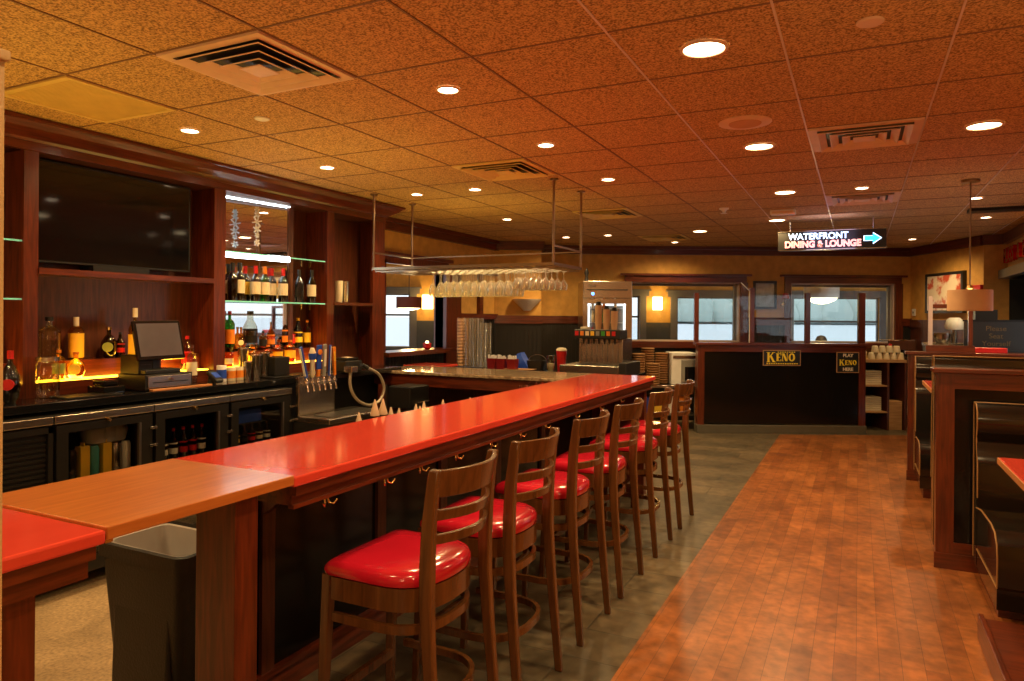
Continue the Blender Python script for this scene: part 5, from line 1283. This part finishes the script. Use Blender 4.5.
def drum(px, D, py0, py1, hw, lab, mat, dp=1):
    R_, zt = RZ(px, py0, D); _, zb = RZ(px, py1, D); t = thing('drum_pendant', lab, 'pendant lamp', FZ(R_, D, zb))
    h = zt-zb; B().lathe([(hw, 0), (hw, h), (hw*.97, h), (hw*.97, 0)], n=28).build('lamp_shade', mat, t)
    B().lathe([(hw*.9, .0), (hw*.75, -.05*dp), (hw*.35, -.10*dp), (.01, -.11*dp)], n=24).build('diffuser', 'shade_glow', t)
    B().cyl((0, 0, h), (0, 0, ZC-zb), .006, n=8).build('rod', 'black', t); B().box(-hw, hw, -.004, .004, h-.01, h-.002).build('spider', 'black', t)
    lamp('POINT', FZ(R_, D, zb-.25), 30, (1, .65, .25), .1, name='pendant_bulb')
drum(821.5, 12.8, 281, 298, .30, 'pale drum pendant with glowing bowl seen through the right opening', 'off_white')
drum(409, 11.2, 297, 308, .20, 'dark red drum pendant seen through the side opening by the cabinet', 'shade_dark', .35)
# small plant and candle on side sill
t = thing('table_centerpiece', 'small red candle holder on the sill of the side opening', 'candle holder', (XL+.05, 7.35, 1.19)); B().lathe([(.03, 0), (.05, .02), (.055, .07), (.05, .075)], n=14).build('glass', 'red_plastic', t); B().lathe([(.018, .075), (.018, .10)], n=10).build('flame', 'sconce_glow', t)
# dining tables and chairs
def dchair(R_, D, rz, lab):
    t = thing('dining_chair', lab, 'chair', FZ(R_, D), YAW+rz, 'dining room chairs beyond the openings')
    B().box(-.21, .21, -.21, .21, .43, .48, .01).build('seat', 'black_vinyl', t)
    for a in (-.18, .18):
        B().box(a-.02, a+.02, -.2, -.16, 0, .43).build('leg', 'darkwood', t); B().box(a-.02, a+.02, .17, .21, 0, .98).build('rear_leg', 'darkwood', t)
    B().box(-.18, .18, .175, .205, .78, .98, .005).build('crest_rail', 'darkwood', t); B().box(-.18, .18, .18, .2, .62, .68).build('back_slat', 'darkwood', t)
    return t
def dtable(R_, D, lab):
    t = thing('dining_table', lab, 'table', FZ(R_, D), YAW); B().box(-.55, .55, -.38, .38, .72, .76, .005).build('tabletop', 'mahX', t); B().cyl((0, 0, .03), (0, 0, .72), .05, n=12).build('pedestal', 'black', t); B().cyl((0, 0, 0), (0, 0, .03), .28, n=20).build('foot', 'black', t)
dtable(5.6, 12.35, 'dining table in front of the seated person beyond the right opening')
dtable(3.0, 13.15, 'dining table beyond the left opening under the lake window')
dtable(-1.7, 12.6, 'dining table seen through the side opening by the cabinet')
R_p, z_p = RZ(820, 333, 13.35)
ch = dchair(R_p, 13.35, PI, 'dining chair occupied by the seated person beyond the right opening')
dchair(3.0, 12.35, PI, 'dining chair on this side of the table beyond the left opening')
dchair(3.0, 13.95, 0, 'dining chair on the window side of the table beyond the left opening')
# seated person, one continuous skinned body
def person(loc, rz):
    J = {'pel': (0, 0, .55), 'bel': (0, .0, .72), 'che': (0, .03, .92), 'nek': (0, .03, 1.06), 'hed': (0, .01, 1.14), 'top': (0, .01, 1.25)}
    V = []; Ed = []; Rr = []
    def add(p, r, par=None):
        V.append(p); Rr.append(r)
        if par is not None: Ed.append((par, len(V)-1))
        return len(V)-1
    pel = add((0, .05, .55), .14); bel = add((0, .07, .72), .125, pel); che = add((0, .08, .92), .145, bel); nek = add((0, .06, 1.06), .058, che); h1 = add((0, .04, 1.13), .075, nek); h2 = add((0, .03, 1.20), .095, h1); h3 = add((0, .04, 1.27), .075, h2)
    for s in (-1, 1):
        sh = add((s*.17, .08, .98), .065, che); el = add((s*.24, -.04, .78), .046, sh); wr = add((s*.16, -.26, .79), .030, el); ha = add((s*.13, -.33, .79), .034, wr)
        for q in range(4): f = add((s*(.13-.03+q*.018), -.39, .792), .010, ha); add((s*(.13-.03+q*.018), -.425-(.01 if q in (1, 2) else 0), .782), .008, f)
        th = add((s*.09, -.35, .80), .010, ha)
        hp = add((s*.10, .0, .54), .09, pel); kn = add((s*.12, -.42, .54), .062, hp); an = add((s*.12, -.40, .10), .042, kn); add((s*.12, -.53, .05), .038, an)
    me = bpy.data.meshes.new('person'); me.from_pydata(V, Ed, []); o = bpy.data.objects.new('person', me); C.objects.link(o)
    md = o.modifiers.new('skin', 'SKIN'); md.use_smooth_shade = True
    for i, sv in enumerate(me.skin_vertices[0].data): sv.radius = (Rr[i], Rr[i]); sv.use_root = (i == 0)
    o.modifiers.new('sub', 'SUBSURF').levels = 2; o.modifiers['sub'].render_levels = 2
    me.materials.append(MT['shirt']); o.location = loc; o.rotation_euler[2] = rz
    hr = B().lathe([(.085, 1.14), (.105, 1.20), (.10, 1.27), (.07, 1.325), (.01, 1.345)], (0, .055, 0), 16).build('hair', 'hair', o)
    fc = B().lathe([(.04, 1.09), (.075, 1.14), (.083, 1.20), (.07, 1.27), (.02, 1.30)], (0, -.005, 0), 16).build('face', 'skin', o)
    B().loft([[(-.012, -.085, 1.17), (.012, -.085, 1.17), (0, -.082, 1.215)], [(-.006, -.105, 1.175), (.006, -.105, 1.175), (0, -.088, 1.215)]]).build('nose', 'skin', fc)
    return o
pz = z_p - 1.345
o = person(FZ(R_p, 13.35, -.05), YAW+PI); tag(o, 'person with dark hair seated in the dining room, only the head visible', 'person')

# ================================================================ FOREGROUND PANEL AT THE LEFT EDGE
fp = thing('entry_panel', 'tall tan painted panel with small top ledge at the left edge', 'panel', (-1.31, .64, 0))
g = B(); g.loft([[(.010, .05, 0), (.010, -.05, 0), (-.60, -.05, 0), (-.60, .05, 0)], [(.000, .05, 2.035), (.000, -.05, 2.035), (-.60, -.05, 2.035), (-.60, .05, 2.035)]])
g.build('panel', 'tan_paint', fp); B().box(-.62, .012, -.06, .055, 2.028, 2.046, .003).build('ledge', 'tan_paint', fp)

# ================================================================ LIGHTS, WORLD, CAMERA
wd = bpy.data.worlds.new('World'); sc.world = wd; wd.use_nodes = True
bg = wd.node_tree.nodes['Background']; bg.inputs['Color'].default_value = (.90, .95, 1, 1); bg.inputs['Strength'].default_value = 1.5
for x, y, z, e in ((-3.3, 1.6, 1.5, 9), (-3.3, 3.8, 1.5, 10), (-3.4, 5.9, 1.6, 12)): lamp('AREA', (x, y, z), e*.9, (1, .66, .14), 1.0, rot=(PI, 0, 0), name='aisle_fill')  # added upward fill that yellows the ceiling, no fixture here
# added soft fill lights with no fixtures, lifting walls and ceiling
for x, y, z, e in ((-.2, -1.5, 1.6, 34), (-3.2, 0.0, 1.9, 16), (.9, 1.6, 1.9, 18)):
    lamp('POINT', (x, y, z), e*1.15, (1, .68, .32), .25, name='room_fill')
cam = bpy.data.cameras.new('camera'); cam.sensor_width = 36; cam.lens = F*36/1024; cam.shift_y = -(340.5-CY)/1024; cam.clip_end = 4000; cam.clip_start = .05
co = bpy.data.objects.new('camera', cam); C.objects.link(co)
co.matrix_world = Matrix.Translation((0, 0, H)) @ Matrix.Rotation(YAW, 4, 'Z') @ Matrix.Rotation(PI/2, 4, 'X') @ Matrix.Rotation(ROLL, 4, 'Z')
sc.camera = co
sc.view_settings.view_transform = 'Standard'; sc.view_settings.look = 'None'; sc.view_settings.gamma = 1; sc.view_settings.exposure = 0
sc.view_settings.use_curve_mapping = False
sc.cycles.max_bounces = 8; sc.cycles.diffuse_bounces = 5; sc.cycles.glossy_bounces = 4; sc.cycles.transparent_max_bounces = 24; sc.cycles.transmission_bounces = 4
sc.cycles.sample_clamp_indirect = 4; sc.cycles.use_denoising = True; sc.cycles.caustics_reflective = False; sc.cycles.caustics_refractive = False
